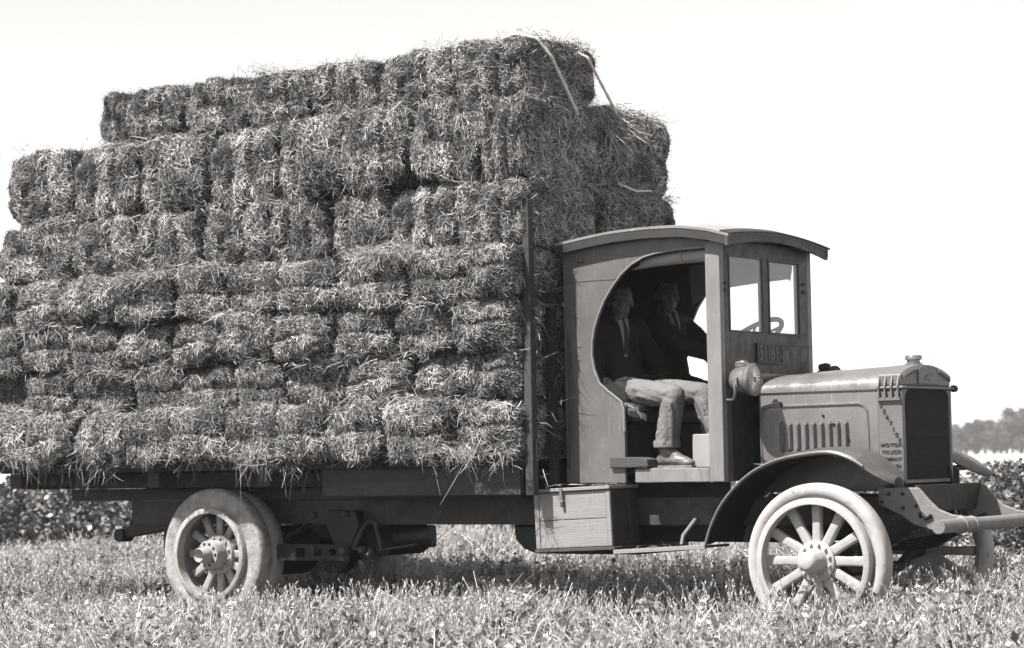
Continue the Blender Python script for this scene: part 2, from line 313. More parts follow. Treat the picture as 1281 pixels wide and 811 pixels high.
def bush(cx,cy,rx,ry,h,n,ls,label):
    x=rng.normal(0,.5,n).clip(-1,1); y=rng.normal(0,.5,n).clip(-1,1); top=h*np.sqrt(np.clip(1-x*x*.8-y*y*.7,.05,1))*(.85+.2*np.sin(x*7+y*5)); zz=.02+top*rng.uniform(0,1,n)**.7
    k=(np.sin(x*9+zz*8+y*3)+rng.normal(0,.9,n))>-1.1; x,y,zz=x[k],y[k],zz[k]; n=len(x); C=np.stack([cx+x*rx,cy+y*ry,zz],1); dd=rng.normal(size=C.shape); dd[:,1]-=.5; dd=unit(dd)
    b=place(bpy.data.objects.new('bush',numpy_mesh('bush',*(lv:=leaves(C,dd,rng.uniform(*ls,n),rng.uniform(.2,1.5,n)*(.75+.4*np.sin(x*9+zz*11)),.75))[:2],'hedge',lv[2])),None,(0,0,0)); tag(b,label,'bush'); m=60
    Ps=np.stack([cx+rng.normal(0,.3*rx,m),cy+rng.normal(0,.3*ry,m),np.full(m,-.02)],1); Ds=unit(np.stack([rng.normal(0,.5,m),rng.normal(0,.4,m),np.ones(m)],1)); st=ribbons(Ps,Ds,rng.uniform(.5,.9,m)*h,np.full(m,.012),rng.normal(0,.3,(m,3)),rng.uniform(.7,1.1,m))
    place(bpy.data.objects.new('stems',numpy_mesh('stems',*st[:2],'bark')),b,(0,0,0))
bush(-1.35,6.9,1.5,.9,.78,15000,(.03,.062),'leafy bush at the right edge just beyond the bumper bar')
bush(-.25,3.9,.55,.6,.34,3500,(.03,.06),'small dark weed bush on the grass beyond the far front wheel')
bush(-17.2,8.3,2.4,1.0,1.02,9000,(.05,.10),'rounded leafy bush at the left edge behind the tail of the truck')
# thin weed stalk rising above the hedge at right
o=MB().tube([(-3.3,11.5,0),(-3.28,11.5,.6),(-3.36,11.5,.98)],[.012,.010,.006],6).build('weed_stalk','bark'); tag(o,'single dead weed stalk sticking up behind the hedge','weed')
# far trees
def tree_mesh(seed):
    r=np.random.default_rng(seed); H=r.uniform(7.5,10.5); nb=22; cs=np.stack([r.normal(0,1.7,nb),r.normal(0,1.7,nb),r.uniform(.18,.9,nb)*H],1); rad=r.uniform(.7,1.6,nb)*(1.25-.6*cs[:,2]/H)
    idx=r.integers(0,nb,5200); d=unit(r.normal(size=(5200,3))); C=cs[idx]+d*rad[idx][:,None]*r.uniform(.45,1.05,(5200,1)); C[:,2]=np.maximum(C[:,2],.25)
    return H,leaves(C,unit(r.normal(size=C.shape)),r.uniform(.22,.5,5200),r.uniform(.4,1.5,5200)*(.45+.95*r.random(nb))[idx],.9)
TM=[]
for s in range(5):
    H,(v,q,t)=tree_mesh(s+3); TM.append((H,numpy_mesh('crown',v,q,'treeleaf',t),MB().tube([(0,0,-.2),(.1,0,H*.3),(.15,.1,H*.6),(0,0,H*.85)],[.28,.2,.13,.04],7).tube([(.1,0,H*.35),(1,.4,H*.6)],[.1,.03],5).tube([(.1,0,H*.3),(-1.1,.2,H*.55)],[.1,.03],5)))
TMd=[]
for H,cm,b in TM:
    me=bpy.data.meshes.new('trunk'); b.bm.to_mesh(me); b.bm.free(); me.materials.append(M['bark']); TMd.append((H,cm,me))
ORDT='first second third fourth fifth sixth seventh eighth ninth tenth eleventh twelfth thirteenth fourteenth fifteenth sixteenth seventeenth eighteenth nineteenth twentieth twenty-first twenty-second twenty-third twenty-fourth twenty-fifth twenty-sixth'.split()
names=['tall pointed','low rounded','broad bushy','ragged open','narrow leaning']
k=0
for i in range(26):
    uu=1170+i*8.5+random.uniform(-3,3); d=430+random.uniform(-12,26)+ (i%2)*14
    dirv=fw+rt*((uu-640.5)/F); dirv.z=0; dirv=dirv/ (dirv.dot(fw)); p=Vector((CP.x,CP.y,0))+dirv*d; p.z=0
    H,cm,tm=TMd[i%5]; e=empty('tree',p); s=random.uniform(.62,1.0)*(1.0 if i%4 else 1.1)
    c=bpy.data.objects.new('crown',cm); place(c,e,p); t=bpy.data.objects.new('trunk',tm); place(t,e,p); e.scale=(s*1.15,s*1.15,s*.8); e.rotation_euler.z=random.uniform(0,6.28)
    tag(e,f'{names[i%5]} hazy tree beyond the pale field, {(ORDT[i])} in the row from the radiator','tree','far trees along the field edge')

# ------------------------------------------------------------------ the truck
YC=.7825
truck=empty('hay_truck',(-2.3,YC,0)); tag(truck,'old open-sided flatbed truck with pale spoked wheels carrying the hay load','truck')
# --- wheels
def wheel(cx, yo, rear):
    """outer face at y=yo, axle at cx"""
    Rw=.46; wd=.27 if rear else .125; c=Vector((cx,yo,Rw))
    ins=.075 if rear else .018                               # how far the wood wheel sits in from the tyre face
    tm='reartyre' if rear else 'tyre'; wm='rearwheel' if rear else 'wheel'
    if rear:  pr=[(.322,.012),(.34,.002),(.42,0),(.445,.006),(.46,.02),(.462,.11),(.452,.122),(.452,.134),(.462,.146),(.46,wd-.02),(.445,wd-.005),(.42,wd),(.34,wd-.002),(.322,wd-.012)]; fi,fo=.29,.325
    else: pr=[(.392,.010),(.402,.002),(.43,0),(.448,.008),(.458,.025),(.46,.06),(.458,.10),(.448,.118),(.43,wd),(.402,wd-.002),(.392,wd-.01)]; fi,fo=.335,.372
    w=MB().lathe([(fi,ins),(fo-.004,ins),(fo,ins+.004),(fo,ins+.07),(fi,ins+.07)],(0,0,0),'y',64,True).build('wheel',wm,truck,smooth=True)
    w.location=c-wloc(truck); WL[w.name_full]=c
    MB().lathe([(p,t+yo) for p,t in pr],(cx,0,Rw),'y',72,True).build('tyre',tm,w,smooth=True)
    ro=.394 if not rear else .330; MB().lathe([(fo+.001,yo+.035),(ro,yo+.035),(ro,yo+wd-.03),(fo+.001,yo+wd-.03)],(cx,0,Rw),'y',64,True).build('rim',wm,w,smooth=True)
    b=MB(); n=12
    b.prism([(-.030,.07),(.030,.07),(.027,.2),(.031,fi+.004),(-.031,fi+.004),(-.027,.2)],'y',-.024,.024)
    sp=b.build('spoke',wm,w,loc=(0,0,0),bevel=.012,seg=3,smooth=True)
    sc=Vector((cx,yo+ins+.035,Rw))
    sp.location=sc-c; sp.rotation_euler=(0,0,0)
    for k in range(1,n):
        q=sp.copy(); COL.objects.link(q); q.parent=w; q.rotation_euler=(0,k*2*PI/n,0)
    y0=yo+ins
    if rear:
        MB().lathe([(.0,y0-.012),(.135,y0-.012),(.14,y0-.006),(.14,y0+.075),(0,y0+.075)],(cx,0,Rw),'y',40).build('flange',wm,w,smooth=True)
        MB().lathe([(0,y0-.12),(.045,y0-.205),(.052,y0-.195),(.056,y0-.117),(.092,y0-.115),(.098,y0-.107),(.10,y0-.01),(0,y0-.01)],(cx,0,Rw),'y',32).build('hub',wm,w,smooth=True)
        rb,nb,yb=.115,12,y0-.012
    else:
        MB().lathe([(.0,y0-.010),(.115,y0-.010),(.122,y0-.004),(.122,y0+.075),(0,y0+.075)],(cx,0,Rw),'y',40).build('flange',wm,w,smooth=True)
        MB().lathe([(0,y0-.135),(.035,y0-.135),(.052,y0-.125),(.060,y0-.105),(.066,y0-.05),(.074,y0-.035),(.078,y0-.008),(0,y0-.008)],(cx,0,Rw),'y',32).build('hub',wm,w,smooth=True)
        rb,nb,yb=.099,12,y0-.010
    b0=MB().lathe([(0,yb-.016),(.008,yb-.015),(.011,yb-.009),(.012,yb+.001),(0,yb+.001)],(cx,0,Rw),'y',8)
    bo=b0.build('bolt',wm,w,loc=(cx,yb,Rw),smooth=True); bb=bo.location.copy()
    for k in range(nb):
        q=bo if k==0 else bo.copy()
        if k: COL.objects.link(q); q.parent=w
        a=2*PI*(k+.5)/nb; q.location=bb+Vector((rb*math.cos(a),0,rb*math.sin(a)))
    if rear:
        b1=MB().lathe([(0,y0-.119),(.010,y0-.119),(.010,y0-.112),(0,y0-.112)],(cx,0,Rw),'y',8).build('bolt_hole','dark',w,loc=(cx,y0-.115,Rw)); bb=b1.location.copy()
        for k in range(10):
            q=b1 if k==0 else b1.copy()
            if k: COL.objects.link(q); q.parent=w
            a=2*PI*k/10; q.location=bb+Vector((.077*math.cos(a),0,.077*math.sin(a)))
    return w
def copy_wheel(w,cx,yo):
    q=w.copy(); COL.objects.link(q); q.parent=truck; q.location=Vector((cx,yo,.46))-wloc(truck); q.rotation_euler=(0,0,PI)
    for ch in list(w.children):
        d=ch.copy(); COL.objects.link(d); d.parent=q
    return q
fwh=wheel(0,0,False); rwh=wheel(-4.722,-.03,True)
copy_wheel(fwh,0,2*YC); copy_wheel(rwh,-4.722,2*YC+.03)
for i,ww in enumerate((fwh,rwh)):
    pass
# axles, springs, brake gear
def spring(xc,half,y,zt,zb,n=7,w=.065):
    s=None
    for k in range(n):
        hl=half*(1-.11*k); pts=[]
        for j in range(13):
            t=-1+j/6; pts.append((xc+t*hl, zb+ (zt-zb)*(t*t)*(hl/half)**2 + (n-1-k)*0 - k*.013+ .05))
        b=MB(); b.prism(pts+[(p[0],p[1]-.011) for p in pts[::-1]],'y',y-w/2,y+w/2)
        s=b.build('leaf_spring' if k==0 else 'leaf_spring','irondark',truck)
for y in(.38,2*YC-.38): spring(-4.70,.62,y-.1 if y<1 else y+.1,.62,.47,7)
for y in(.40,2*YC-.40): spring(0.02,.55,y,.66,.50,6)
MB().tube([(-4.722,.12,.46),(-4.722,.55,.46),(-4.722,.62,.46),(-4.722,.95,.46),(-4.722,1.02,.46),(-4.722,1.45,.46)],[.055,.06,.18,.18,.06,.055],16).build('rear_axle','irondark',truck,smooth=True)
MB().tube([(0,.12,.46),(0,.30,.44),(0,.42,.38),(0,1.14,.38),(0,1.27,.44),(0,1.45,.46)],.035,10).build('front_axle','irondark',truck,smooth=True)
for y in(.21,1.355): MB().lathe([(0,y-.05),(.20,y-.05),(.20,y+.05),(0,y+.05)],(-4.722,0,.46),'y',32).build('brake_drum','irondark',truck)
MB().tube([(-.08,.2,.36),(-.08,1.36,.36)],.015,8).build('steering_rod','irondark',truck)
# slotted hanger plate and brake linkage between rear wheel and box
def holed(x0,x1,z0,z1,holes,y0,y1,name,mt):
    b=MB(); xs=sorted({x0,x1}|{h for hx in holes for h in hx[:2]}); 
    for a,c in zip(xs,xs[1:]):
        hh=[h for h in holes if h[0]<=a+1e-6 and h[1]>=c-1e-6]
        if hh: b.box(a,c,y0,y1,z0,hh[0][2]); b.box(a,c,y0,y1,hh[0][3],z1)
        else: b.box(a,c,y0,y1,z0,z1)
    return b.build(name,mt,truck)
holed(-4.25,-3.62,.42,.53,[(-4.08,-4.00,.445,.505),(-3.92,-3.85,.45,.50),(-3.78,-3.72,.45,.50)],.13,.145,'radius_plate','wood')
MB().prism([(-3.90,.76),(-3.66,.76),(-3.62,.66),(-3.70,.50),(-3.84,.50),(-3.92,.66)],'y',.26,.34).build('spring_hanger','irondark',truck,bevel=.008)
MB().tube([(-3.62,.19,.50),(-3.56,.19,.60),(-3.50,.19,.68),(-3.44,.19,.69),(-3.40,.19,.66)],.016,8).tube([(-3.62,.185,.50),(-3.50,.185,.50),(-3.38,.185,.49)],.015,8).tube([(-3.44,.19,.69),(-3.40,.19,.58),(-3.38,.19,.49)],.012,8).build('brake_lever','iron',truck,smooth=True)
MB().tube([(-3.40,.19,.49),(-3.12,.24,.53)],.009,8).build('brake_rod','iron',truck,smooth=True)
for (x,z,r) in((-3.66,.49,.032),(-3.50,.495,.028),(-3.42,.49,.022),(-3.92,.73,.02),(-3.64,.74,.022),(-3.92,.50,.02)):
    MB().lathe([(0,.11),(r*.7,.11),(r,.12),(r,.16),(0,.16)],(x,0,z),'y',14).build('pivot','iron',truck,smooth=True)
MB().tube([(-3.72,1.05,.55),(-3.71,.6,.55)],.12,20).build('muffler','irondark',truck,smooth=True)
MB().box(-4.3,-3.62,.95,1.15,.47,.63).build('battery_box','irondark',truck,bevel=.02)
pts=[(-2.47,.66),(-2.46,.56),(-2.40,.50),(-2.30,.465),(-1.5,.465),(-1.5,.66)]
MB().prism(pts,'y',.45,1.1).build('fuel_tank','irondark',truck,bevel=.02)
MB().prism([(-1.6,.66),(-1.5,.545),(-.3,.545),(.15,.58),(.2,.70),(-1.6,.70)],'y',.55,1.02).build('engine_pan','irondark',truck,bevel=.03)
# frame rails (channels) and sills
for y0,y1 in((.35,.42),(2*YC-.42,2*YC-.35)):
    s=1 if y0<1 else -1
    b=MB(); b.box(-5.85,.35,y0 if s>0 else y1-.012,y0+.012 if s>0 else y1,.66,.83); b.box(-5.84,.34,y0+.013,y1-.013,.665,.677) ; b.box(-5.84,.34,y0+.013,y1-.013,.815,.827)
    b.build('frame_rail','iron',truck)
    box('sill','woodgrey',truck,-6.45,-2.30,y0-.03,y1+.03,.832,.918,.008)
for x in(-5.8,-4.0,-2.2,.2): box('crossmember','irondark',truck,x-.05,x+.05,.425,2*YC-.425,.68,.80)
# bracket at the tail and hitch bar
MB().prism([(-6.02,.60),(-5.75,.70),(-5.45,.72),(-5.45,.66),(-5.60,.60),(-5.98,.55)],'y',.36,.44).build('tail_bracket','irondark',truck,bevel=.006)
MB().tube([(-5.98,.34,.575),(-5.98,.46,.575)],.05,12).build('shackle','irondark',truck)
MB().box(-5.40,-5.30,.2,.36,.42,.66).build('shackle_link','irondark',truck,bevel=.02)
# cross bolsters with slanted undersides, deck planks
for x in(-6.68,-6.00,-5.27,-4.23,-3.2,-2.35):
    MB().prism([(-.03,1.045),(2*YC+.03,1.045),(2*YC+.03,1.0),(2*YC-.25,.922),(.25,.922),(-.03,.935)],'x',x-.055,x+.055).build('bolster','woodgrey' if x<-4 else 'wood',truck,bevel=.006)
box('side_rail','woodgrey',truck,-6.78,-2.04,-.075,-.035,1.046,1.092,.006)
MB().box(-3.67,-2.04,-.075,-.033,.862,1.043).build('step_board','woodgrey',truck,bevel=.006)
MB().prism([(-6.6,1.03),(-3.7,1.03),(-3.7,.925),(-4.3,.925),(-5.9,.93),(-6.4,.95),(-6.6,.97)],'y',.06,.10).build('inner_stringer','wood',truck,bevel=.005)
y=-.034; k=0
while y<2*YC+.02:
    box('deck_plank','wood',truck,-6.78+random.uniform(-.01,.01),-2.03,y,y+.19,1.047,1.09,.004); y+=.2
# front stakes
for y0,y1,x0 in((-.125,-.065,-1.965),(2*YC+.065,2*YC+.125,-1.965)):
    MB().prism([(x0,.86),(x0+.060,.86),(x0+.057,2.73),(x0+.04,2.75),(x0+.005,2.735)],'y',y0,y1).build('stake','stake',truck,bevel=.004)
for y in(.08,.5,1.0,1.5): box('front_stake','wood',truck,-1.93,-1.88,y,y+.06,.9,2.15,.005)
MB().tube([(-1.84,.17,1.02),(-1.80,.15,1.5),(-1.82,.17,1.86)],.006,6).build('stay_rod','iron',truck)

# --- cab
Y0,Y1=.19,2*YC-.19
zs_top=[(-1.86,2.405),(-1.70,2.435),(-1.45,2.463),(-1.2,2.470),(-.95,2.455),(-.78,2.425),(-.70,2.405)]
opening=[(-1.417,1.017),(-1.417,1.25),(-1.421,1.402),(-1.44,1.44),(-1.479,1.469),(-1.54,1.512),(-1.597,1.56),(-1.635,1.65),(-1.650,1.74),(-1.645,1.83),(-1.628,1.91),(-1.595,1.995),(-1.55,2.085),(-1.49,2.165),(-1.42,2.243),(-1.34,2.303),(-1.25,2.343),(-1.16,2.362),(-.99,2.375),(-.795,2.378)]
def side_panel(ya,yb,name):
    outer=[(-.795,1.017),(-.795,.93),(-1.86,.93)]
    pl=opening+[(-.795,2.426)]+[p for p in zs_top[::-1] if p[0]<-.8]+[(-1.86,.93),(-1.417,.93)]
    # built as quads between opening and outer rim so there is no giant n-gon
    b=MB(); bm=b.bm
    def proj_out(p):
        x,z=p
        return None
    rim=[(-1.417,.93),(-1.60,.93),(-1.86,.93),(-1.86,1.1),(-1.86,1.3),(-1.86,1.45),(-1.86,1.6),(-1.86,1.72),(-1.86,1.83),(-1.86,1.95),(-1.86,2.05),(-1.86,2.18),(-1.86,2.30),(-1.86,2.405),(-1.70,2.435),(-1.45,2.463),(-1.3,2.468),(-1.15,2.468),(-.98,2.455),(-.795,2.426)]
    op=opening
    assert len(rim)==len(op)
    for (y) in (ya,yb):
        vo=[bm.verts.new((p[0],y,p[1])) for p in op]; vr=[bm.verts.new((p[0],y,p[1])) for p in rim]
        for i in range(len(op)-1): bm.faces.new((vo[i],vo[i+1],vr[i+1],vr[i]))
        if y==ya: A=(vo,vr)
        else:
            B=(vo,vr)
    for i in range(len(op)-1):
        bm.faces.new((A[0][i],B[0][i],B[0][i+1],A[0][i+1])); bm.faces.new((A[1][i],A[1][i+1],B[1][i+1],B[1][i]))
    bm.faces.new((A[0][0],A[1][0],B[1][0],B[0][0])); bm.faces.new((A[0][-1],B[0][-1],B[1][-1],A[1][-1]))
    return b.build(name,'paint',truck,bevel=.003)
sp=side_panel(Y0,Y0+.03,'cab_side')
# light steel edging round the opening
MB().tube([(x,Y0-.001,z) for x,z in opening[1:]],.008,6).build('edging','post',sp,smooth=True)
for x,z in((-1.735,2.335),(-1.705,2.338)): MB().lathe([(0,Y0-.004),(.008,Y0-.004),(.008,Y0+.002),(0,Y0+.002)],(x,0,z),'y',8).build('screw','dark',sp)
sp2=side_panel(Y1-.03,Y1,'cab_side')
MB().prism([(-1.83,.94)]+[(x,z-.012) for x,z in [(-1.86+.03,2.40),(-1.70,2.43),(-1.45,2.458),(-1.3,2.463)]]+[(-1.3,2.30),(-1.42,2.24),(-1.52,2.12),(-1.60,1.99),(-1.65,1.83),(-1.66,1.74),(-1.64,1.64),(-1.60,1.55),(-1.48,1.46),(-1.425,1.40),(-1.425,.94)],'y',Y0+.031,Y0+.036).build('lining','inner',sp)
# seam moulding on the side
box('moulding','paint',sp,-1.855,-1.45,Y0-.003,Y0,2.215,2.221,0)
# pillar + sill (L shaped, pale)
for ya,yb in((Y0-.006,Y0+.05),(Y1-.05,Y1+.006)):
    MB().box(-.803,-.701,ya,yb,.93,2.412).build('cab_pillar','post',truck,bevel=.004)
    MB().box(-1.342,-.804,ya,yb-.01,.93,1.016).build('door_sill','post',truck,bevel=.004)
# roof: cambered both ways
def roofz(x,y):
    t=[(-1.93,2.44),(-1.85,2.455),(-1.65,2.482),(-1.45,2.503),(-1.2,2.512),(-.95,2.505),(-.75,2.472),(-.60,2.43),(-.52,2.400)]
    for (a,za),(b,zb) in zip(t,t[1:]):
        if x<=b: z=za+(zb-za)*max(0,(x-a)/(b-a)); break
    else: z=t[-1][1]
    w=(y-YC)/.70
    return z+.045*(1-w*w)-.018*max(0,w)
yl=[.125+i*(2*YC-.25)/16 for i in range(17)]; xl=[-1.875+i*.0797 for i in range(17)]
def grid(zf,xl,yl,name,mt,parent,solid):
    b=MB(); vs=[[b.bm.verts.new((x,y,zf(x,y))) for x in xl] for y in yl]
    for j in range(len(yl)-1):
        for i in range(len(xl)-1): b.bm.faces.new((vs[j][i],vs[j][i+1],vs[j+1][i+1],vs[j+1][i]))
    return b.build(name,mt,parent,smooth=True,solid=solid)
roof=grid(lambda x,y: roofz(x,y),xl,yl,'roof','roof',truck,.016)
grid(lambda x,y: roofz(x,y)-.02,[x for x in xl[1:-1]],yl[1:-1],'headlining','headlining',roof,.004)
for ya in(.128,2*YC-.128-.02):                                       # fascia boards under the roof edge
    ptt=[(x,roofz(x,.12)-.012) for x in xl]; ptb=[(x,roofz(x,.12)-.062) for x in xl[::-1]]
    MB().prism(ptt+ptb,'y',ya,ya+.02).build('fascia','fascia',roof)
ptt=[(y,roofz(-.61,y)-.012) for y in yl]; ptb=[(y,roofz(-.61,y)-.066+.014*(1-((y-YC)/.66)**2)) for y in yl[::-1]]
MB().prism(ptt+ptb,'x',-.625,-.605).build('visor_fascia','front',roof)
grid(lambda x,y: roofz(x,y)+.012,[-.66,-.62,-.585],yl,'roof_edge','fascia',roof,.012)
for x in(-1.55,-1.15,-.95): 
    MB().tube([(x,y,roofz(x,y)-.035) for y in yl[1:-1]],.014,6).build('roof_bow','post',roof,smooth=True)
MB().prism([(-1.58,2.36),(-1.40,2.385),(-1.16,2.40),(-.80,2.40),(-.80,2.30),(-.815,2.222),(-.83,2.235),(-1.08,2.221),(-1.315,2.202),(-1.45,2.17),(-1.56,2.10)],'y',2*YC-.262,2*YC-.255).build('curtain','headlining',truck)
# hanging side curtain roll, pale canvas under the roof edge
MB().tube([(-1.42,.27,2.29),(-1.2,.27,2.325),(-1.0,.27,2.335),(-.80,.27,2.335)],[.022,.04,.045,.045],12).build('curtain_roll','headlining',truck,smooth=True)
MB().tube([(-1.0,.225,2.39),(-1.0,.222,2.34),(-1.0,.235,2.29)],.006,6).build('strap','headlining',truck)
# windscreen wall
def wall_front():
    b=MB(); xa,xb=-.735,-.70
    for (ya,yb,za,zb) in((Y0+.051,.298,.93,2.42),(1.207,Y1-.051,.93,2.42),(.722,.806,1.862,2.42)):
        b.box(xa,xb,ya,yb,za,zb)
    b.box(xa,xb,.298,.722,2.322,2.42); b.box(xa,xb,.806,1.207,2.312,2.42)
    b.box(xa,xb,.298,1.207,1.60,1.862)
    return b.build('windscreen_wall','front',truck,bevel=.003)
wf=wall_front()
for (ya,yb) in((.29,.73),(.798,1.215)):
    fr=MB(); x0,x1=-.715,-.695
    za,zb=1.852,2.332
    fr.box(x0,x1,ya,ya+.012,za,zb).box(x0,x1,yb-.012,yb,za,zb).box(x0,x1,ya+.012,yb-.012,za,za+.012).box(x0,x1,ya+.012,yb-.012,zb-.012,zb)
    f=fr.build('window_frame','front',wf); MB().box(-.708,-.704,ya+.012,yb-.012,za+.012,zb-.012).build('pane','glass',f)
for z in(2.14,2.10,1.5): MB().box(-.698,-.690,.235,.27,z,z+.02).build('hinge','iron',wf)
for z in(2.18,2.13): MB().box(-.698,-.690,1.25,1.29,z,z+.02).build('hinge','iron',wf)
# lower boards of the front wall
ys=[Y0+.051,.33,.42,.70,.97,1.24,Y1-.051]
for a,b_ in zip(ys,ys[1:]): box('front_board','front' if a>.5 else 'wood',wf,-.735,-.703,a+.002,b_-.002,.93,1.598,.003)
MB().prism([(.45,1.50),(.47,1.60),(1.17,1.60),(1.20,1.50)],'x',-.698,-.60).build('cowl','hood',truck,bevel=.02)
box('beading','fascia',wf,-.699,-.693,.60,1.32,1.782,1.792,0)
# licence plate
pl=MB().box(-.692,-.686,.612,.935,1.665,1.79).build('number_plate','plate',truck,bevel=.004)
fp=MB(); fp.box(-.6859,-.682,.612,.935,1.665,1.673).box(-.6859,-.682,.612,.935,1.782,1.79).box(-.6859,-.682,.612,.618,1.673,1.782).box(-.6859,-.682,.929,.935,1.673,1.782); fp.build('plate_rim','front',pl)
def text(s,size,loc,rot,mt,parent,name,ext=.002,sx=1,bold=.0):
    cu=bpy.data.curves.new(name,'FONT'); cu.body=s; cu.size=size; cu.extrude=ext; cu.align_x='CENTER'; cu.align_y='CENTER'; cu.offset=bold
    t=bpy.data.objects.new(name,cu); COL.objects.link(t); dg=bpy.context.evaluated_depsgraph_get(); me=bpy.data.meshes.new_from_object(t.evaluated_get(dg))
    bpy.data.objects.remove(t); me.materials.clear(); me.materials.append(M[mt]); o=bpy.data.objects.new(name,me); place(o,parent,loc); o.rotation_euler=rot; o.scale=(sx,1,1); return o
RF=(PI/2,0,PI/2); RS=(PI/2,0,0)
text('5116',.135,(-.6845,.735,1.727),RF,'platenum',pl,'plate_number',.002,.72,.0015)
text('9',.075,(-.6845,.862,1.755),RF,'platenum',pl,'plate_number',.002,.7,.001); text('2',.055,(-.6845,.862,1.697),RF,'platenum',pl,'plate_number',.002,.8,.001)
text('1\n9',.045,(-.6845,.908,1.727),RF,'platenum',pl,'plate_number',.002,.8,.001)
# back wall, floor, seat
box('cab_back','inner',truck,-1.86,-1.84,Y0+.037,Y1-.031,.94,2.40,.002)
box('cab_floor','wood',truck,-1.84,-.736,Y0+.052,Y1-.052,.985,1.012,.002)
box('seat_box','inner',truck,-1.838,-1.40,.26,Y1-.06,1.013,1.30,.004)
box('seat_cushion','seat',truck,-1.83,-1.34,.25,Y1-.05,1.302,1.42,.04)
box('seat_back','seat',truck,-1.838,-1.76,.25,Y1-.05,1.43,1.95,.03)
# steering wheel
sc=Vector((-.98,1.05,1.83)); ax=Vector((-.55,0,.83)).normalized(); e1=Vector((0,1,0)); e2=ax.cross(e1)
ring=[sc+(e1*math.cos(a)+e2*math.sin(a))*.235 for a in [2*PI*i/40 for i in range(40)]]
sw=MB(); n=8; rings=[]
for i,p in enumerate(ring):
    rd=(p-sc).normalized(); rings.append([sw.bm.verts.new(p+(rd*math.cos(2*PI*k/n)+ax*math.sin(2*PI*k/n))*.017) for k in range(n)])
for i in range(40):
    a,b_=rings[i],rings[(i+1)%40]
    for k in range(n): sw.bm.faces.new((a[k],a[(k+1)%n],b_[(k+1)%n],b_[k]))
sw=sw.build('steering_wheel','wood',truck,smooth=True)
for i in range(4):
    a=PI/4+i*PI/2; MB().tube([sc,sc+(e1*math.cos(a)+e2*math.sin(a))*.225],.009,6).build('spoke','iron',sw)
MB().tube([sc+ax*.02,sc-ax*1.0],.022,10).build('column','irondark',sw,smooth=True)

# --- bonnet
def hoodprof(x):
    t=(x+.59)/.81; zc=1.585+.03*t; zh=1.468; yh=.45
    pts=[(yh,.90),(yh,1.2),(yh,zh)]
    for k in range(1,8):
        a=k/8*PI/2; pts.append((yh+ (YC-yh)*(1-math.cos(a))**1.0, zh+(zc-zh)*math.sin(a)**.8))
    pts.append((YC,zc)); return pts+[(2*YC-p[0],p[1]) for p in pts[-2::-1]]
xsH=[-.59,-.3,0,.218]; b=MB(); rr=[[b.bm.verts.new((x,*p)) for p in hoodprof(x)] for x in xsH]
for a,c in zip(rr,rr[1:]):
    for i in range(len(a)-1): b.bm.faces.new((a[i],a[i+1],c[i+1],c[i]))
hood=b.build('bonnet','hood',truck,solid=.008,smooth=True)
box('hinge_line','fascia',hood,-.588,.215,.441,.446,1.462,1.470,0)
bead=[(-.575,.95),(-.582,1.2),(-.575,1.33),(-.555,1.37),(-.52,1.385),(.09,1.388),(.125,1.375),(.145,1.34),(.15,1.2),(.15,.98)]
MB().tube([(x,.445,z) for x,z in bead],.009,6).build('raised_bead','hood',hood,smooth=True)
for k in range(9):
    x=-.435+k*.0545
    b=MB(); pr=[(x-.019,1.11),(x-.019,1.275),(x,1.30),(x+.019,1.275),(x+.019,1.11),(x,1.095)]
    vb=[b.bm.verts.new((p[0],.447,p[1])) for p in pr]; vt=[b.bm.verts.new((x+.010,.418,1.27)),b.bm.verts.new((x+.010,.418,1.12))]
    b.bm.faces.new((vb[0],vb[1],vt[0],vt[1])); b.bm.faces.new((vb[1],vb[2],vt[0])); b.bm.faces.new((vb[2],vb[3],vt[0])); b.bm.faces.new((vb[3],vb[4],vt[1],vt[0])); b.bm.faces.new((vb[4],vb[5],vt[1])); b.bm.faces.new((vb[5],vb[0],vt[1]))
    b.build('louvre','hood',hood,bevel=.003)
for x,z in((-.15,1.32),(-.08,1.265),(.02,1.17),(-.16,1.14)): MB().lathe([(0,.438),(.008,.438),(.009,.447),(0,.447)],(x,0,z),'y',8).build('rivet','dark',hood)
MB().tube([(-.43,.44,1.385),(-.43,.425,1.41)],.008,6).build('catch','dark',hood)
# --- radiator
Rx0,Rx1=.222,.385; ry0,ry1=.435,2*YC-.435
def arch(y,z0,rise): w=(y-YC)/(YC-ry0); return z0+rise*(1-abs(w)**2.4)
rad=MB(); 
for (ya,yb) in((ry0,ry0+.035),(ry1-.035,ry1)): rad.box(Rx0,Rx1,ya,yb,.905,1.468)
rad.box(Rx0,Rx1,ry0+.035,ry1-.035,.905,.925)
rad=rad.build('radiator','shell',truck,bevel=.008)
core=MB().box(Rx0+.02,Rx1-.02,ry0+.036,ry1-.036,.926,1.467).build('core','core',rad)
for k in range(42):
    y=ry0+.044+k*(ry1-ry0-.088)/41; 
    if k==0: fin=MB().box(Rx1-.02,Rx1-.008,y-.002,y+.002,.928,1.465).build('core_fin','core',rad); f0=fin.location.copy()
    else: q=fin.copy(); COL.objects.link(q); q.parent=rad; q.location=f0+Vector((0,k*(ry1-ry0-.088)/41,0))
for yy in(ry0+.036,ry1-.036):                                           # rounded upper corners of the core opening
    s=1 if yy<YC else -1; MB().prism([(yy,1.467),(yy,1.40)]+[(yy+s*.05*(1-math.cos(a)),1.40+.062*math.sin(a)) for a in(.4,.8,1.2,1.57)],'x',Rx1-.012,Rx1-.002).build('corner','shell',rad)
ya=[ry0+i*(ry1-ry0)/24 for i in range(25)]
tank=MB().prism([(y,arch(y,1.555,.065)) for y in ya]+[(ry1,1.485),(ry0,1.485)],'x',Rx0,Rx1-.006).build('header_tank','shell',rad,bevel=.012,seg=3)
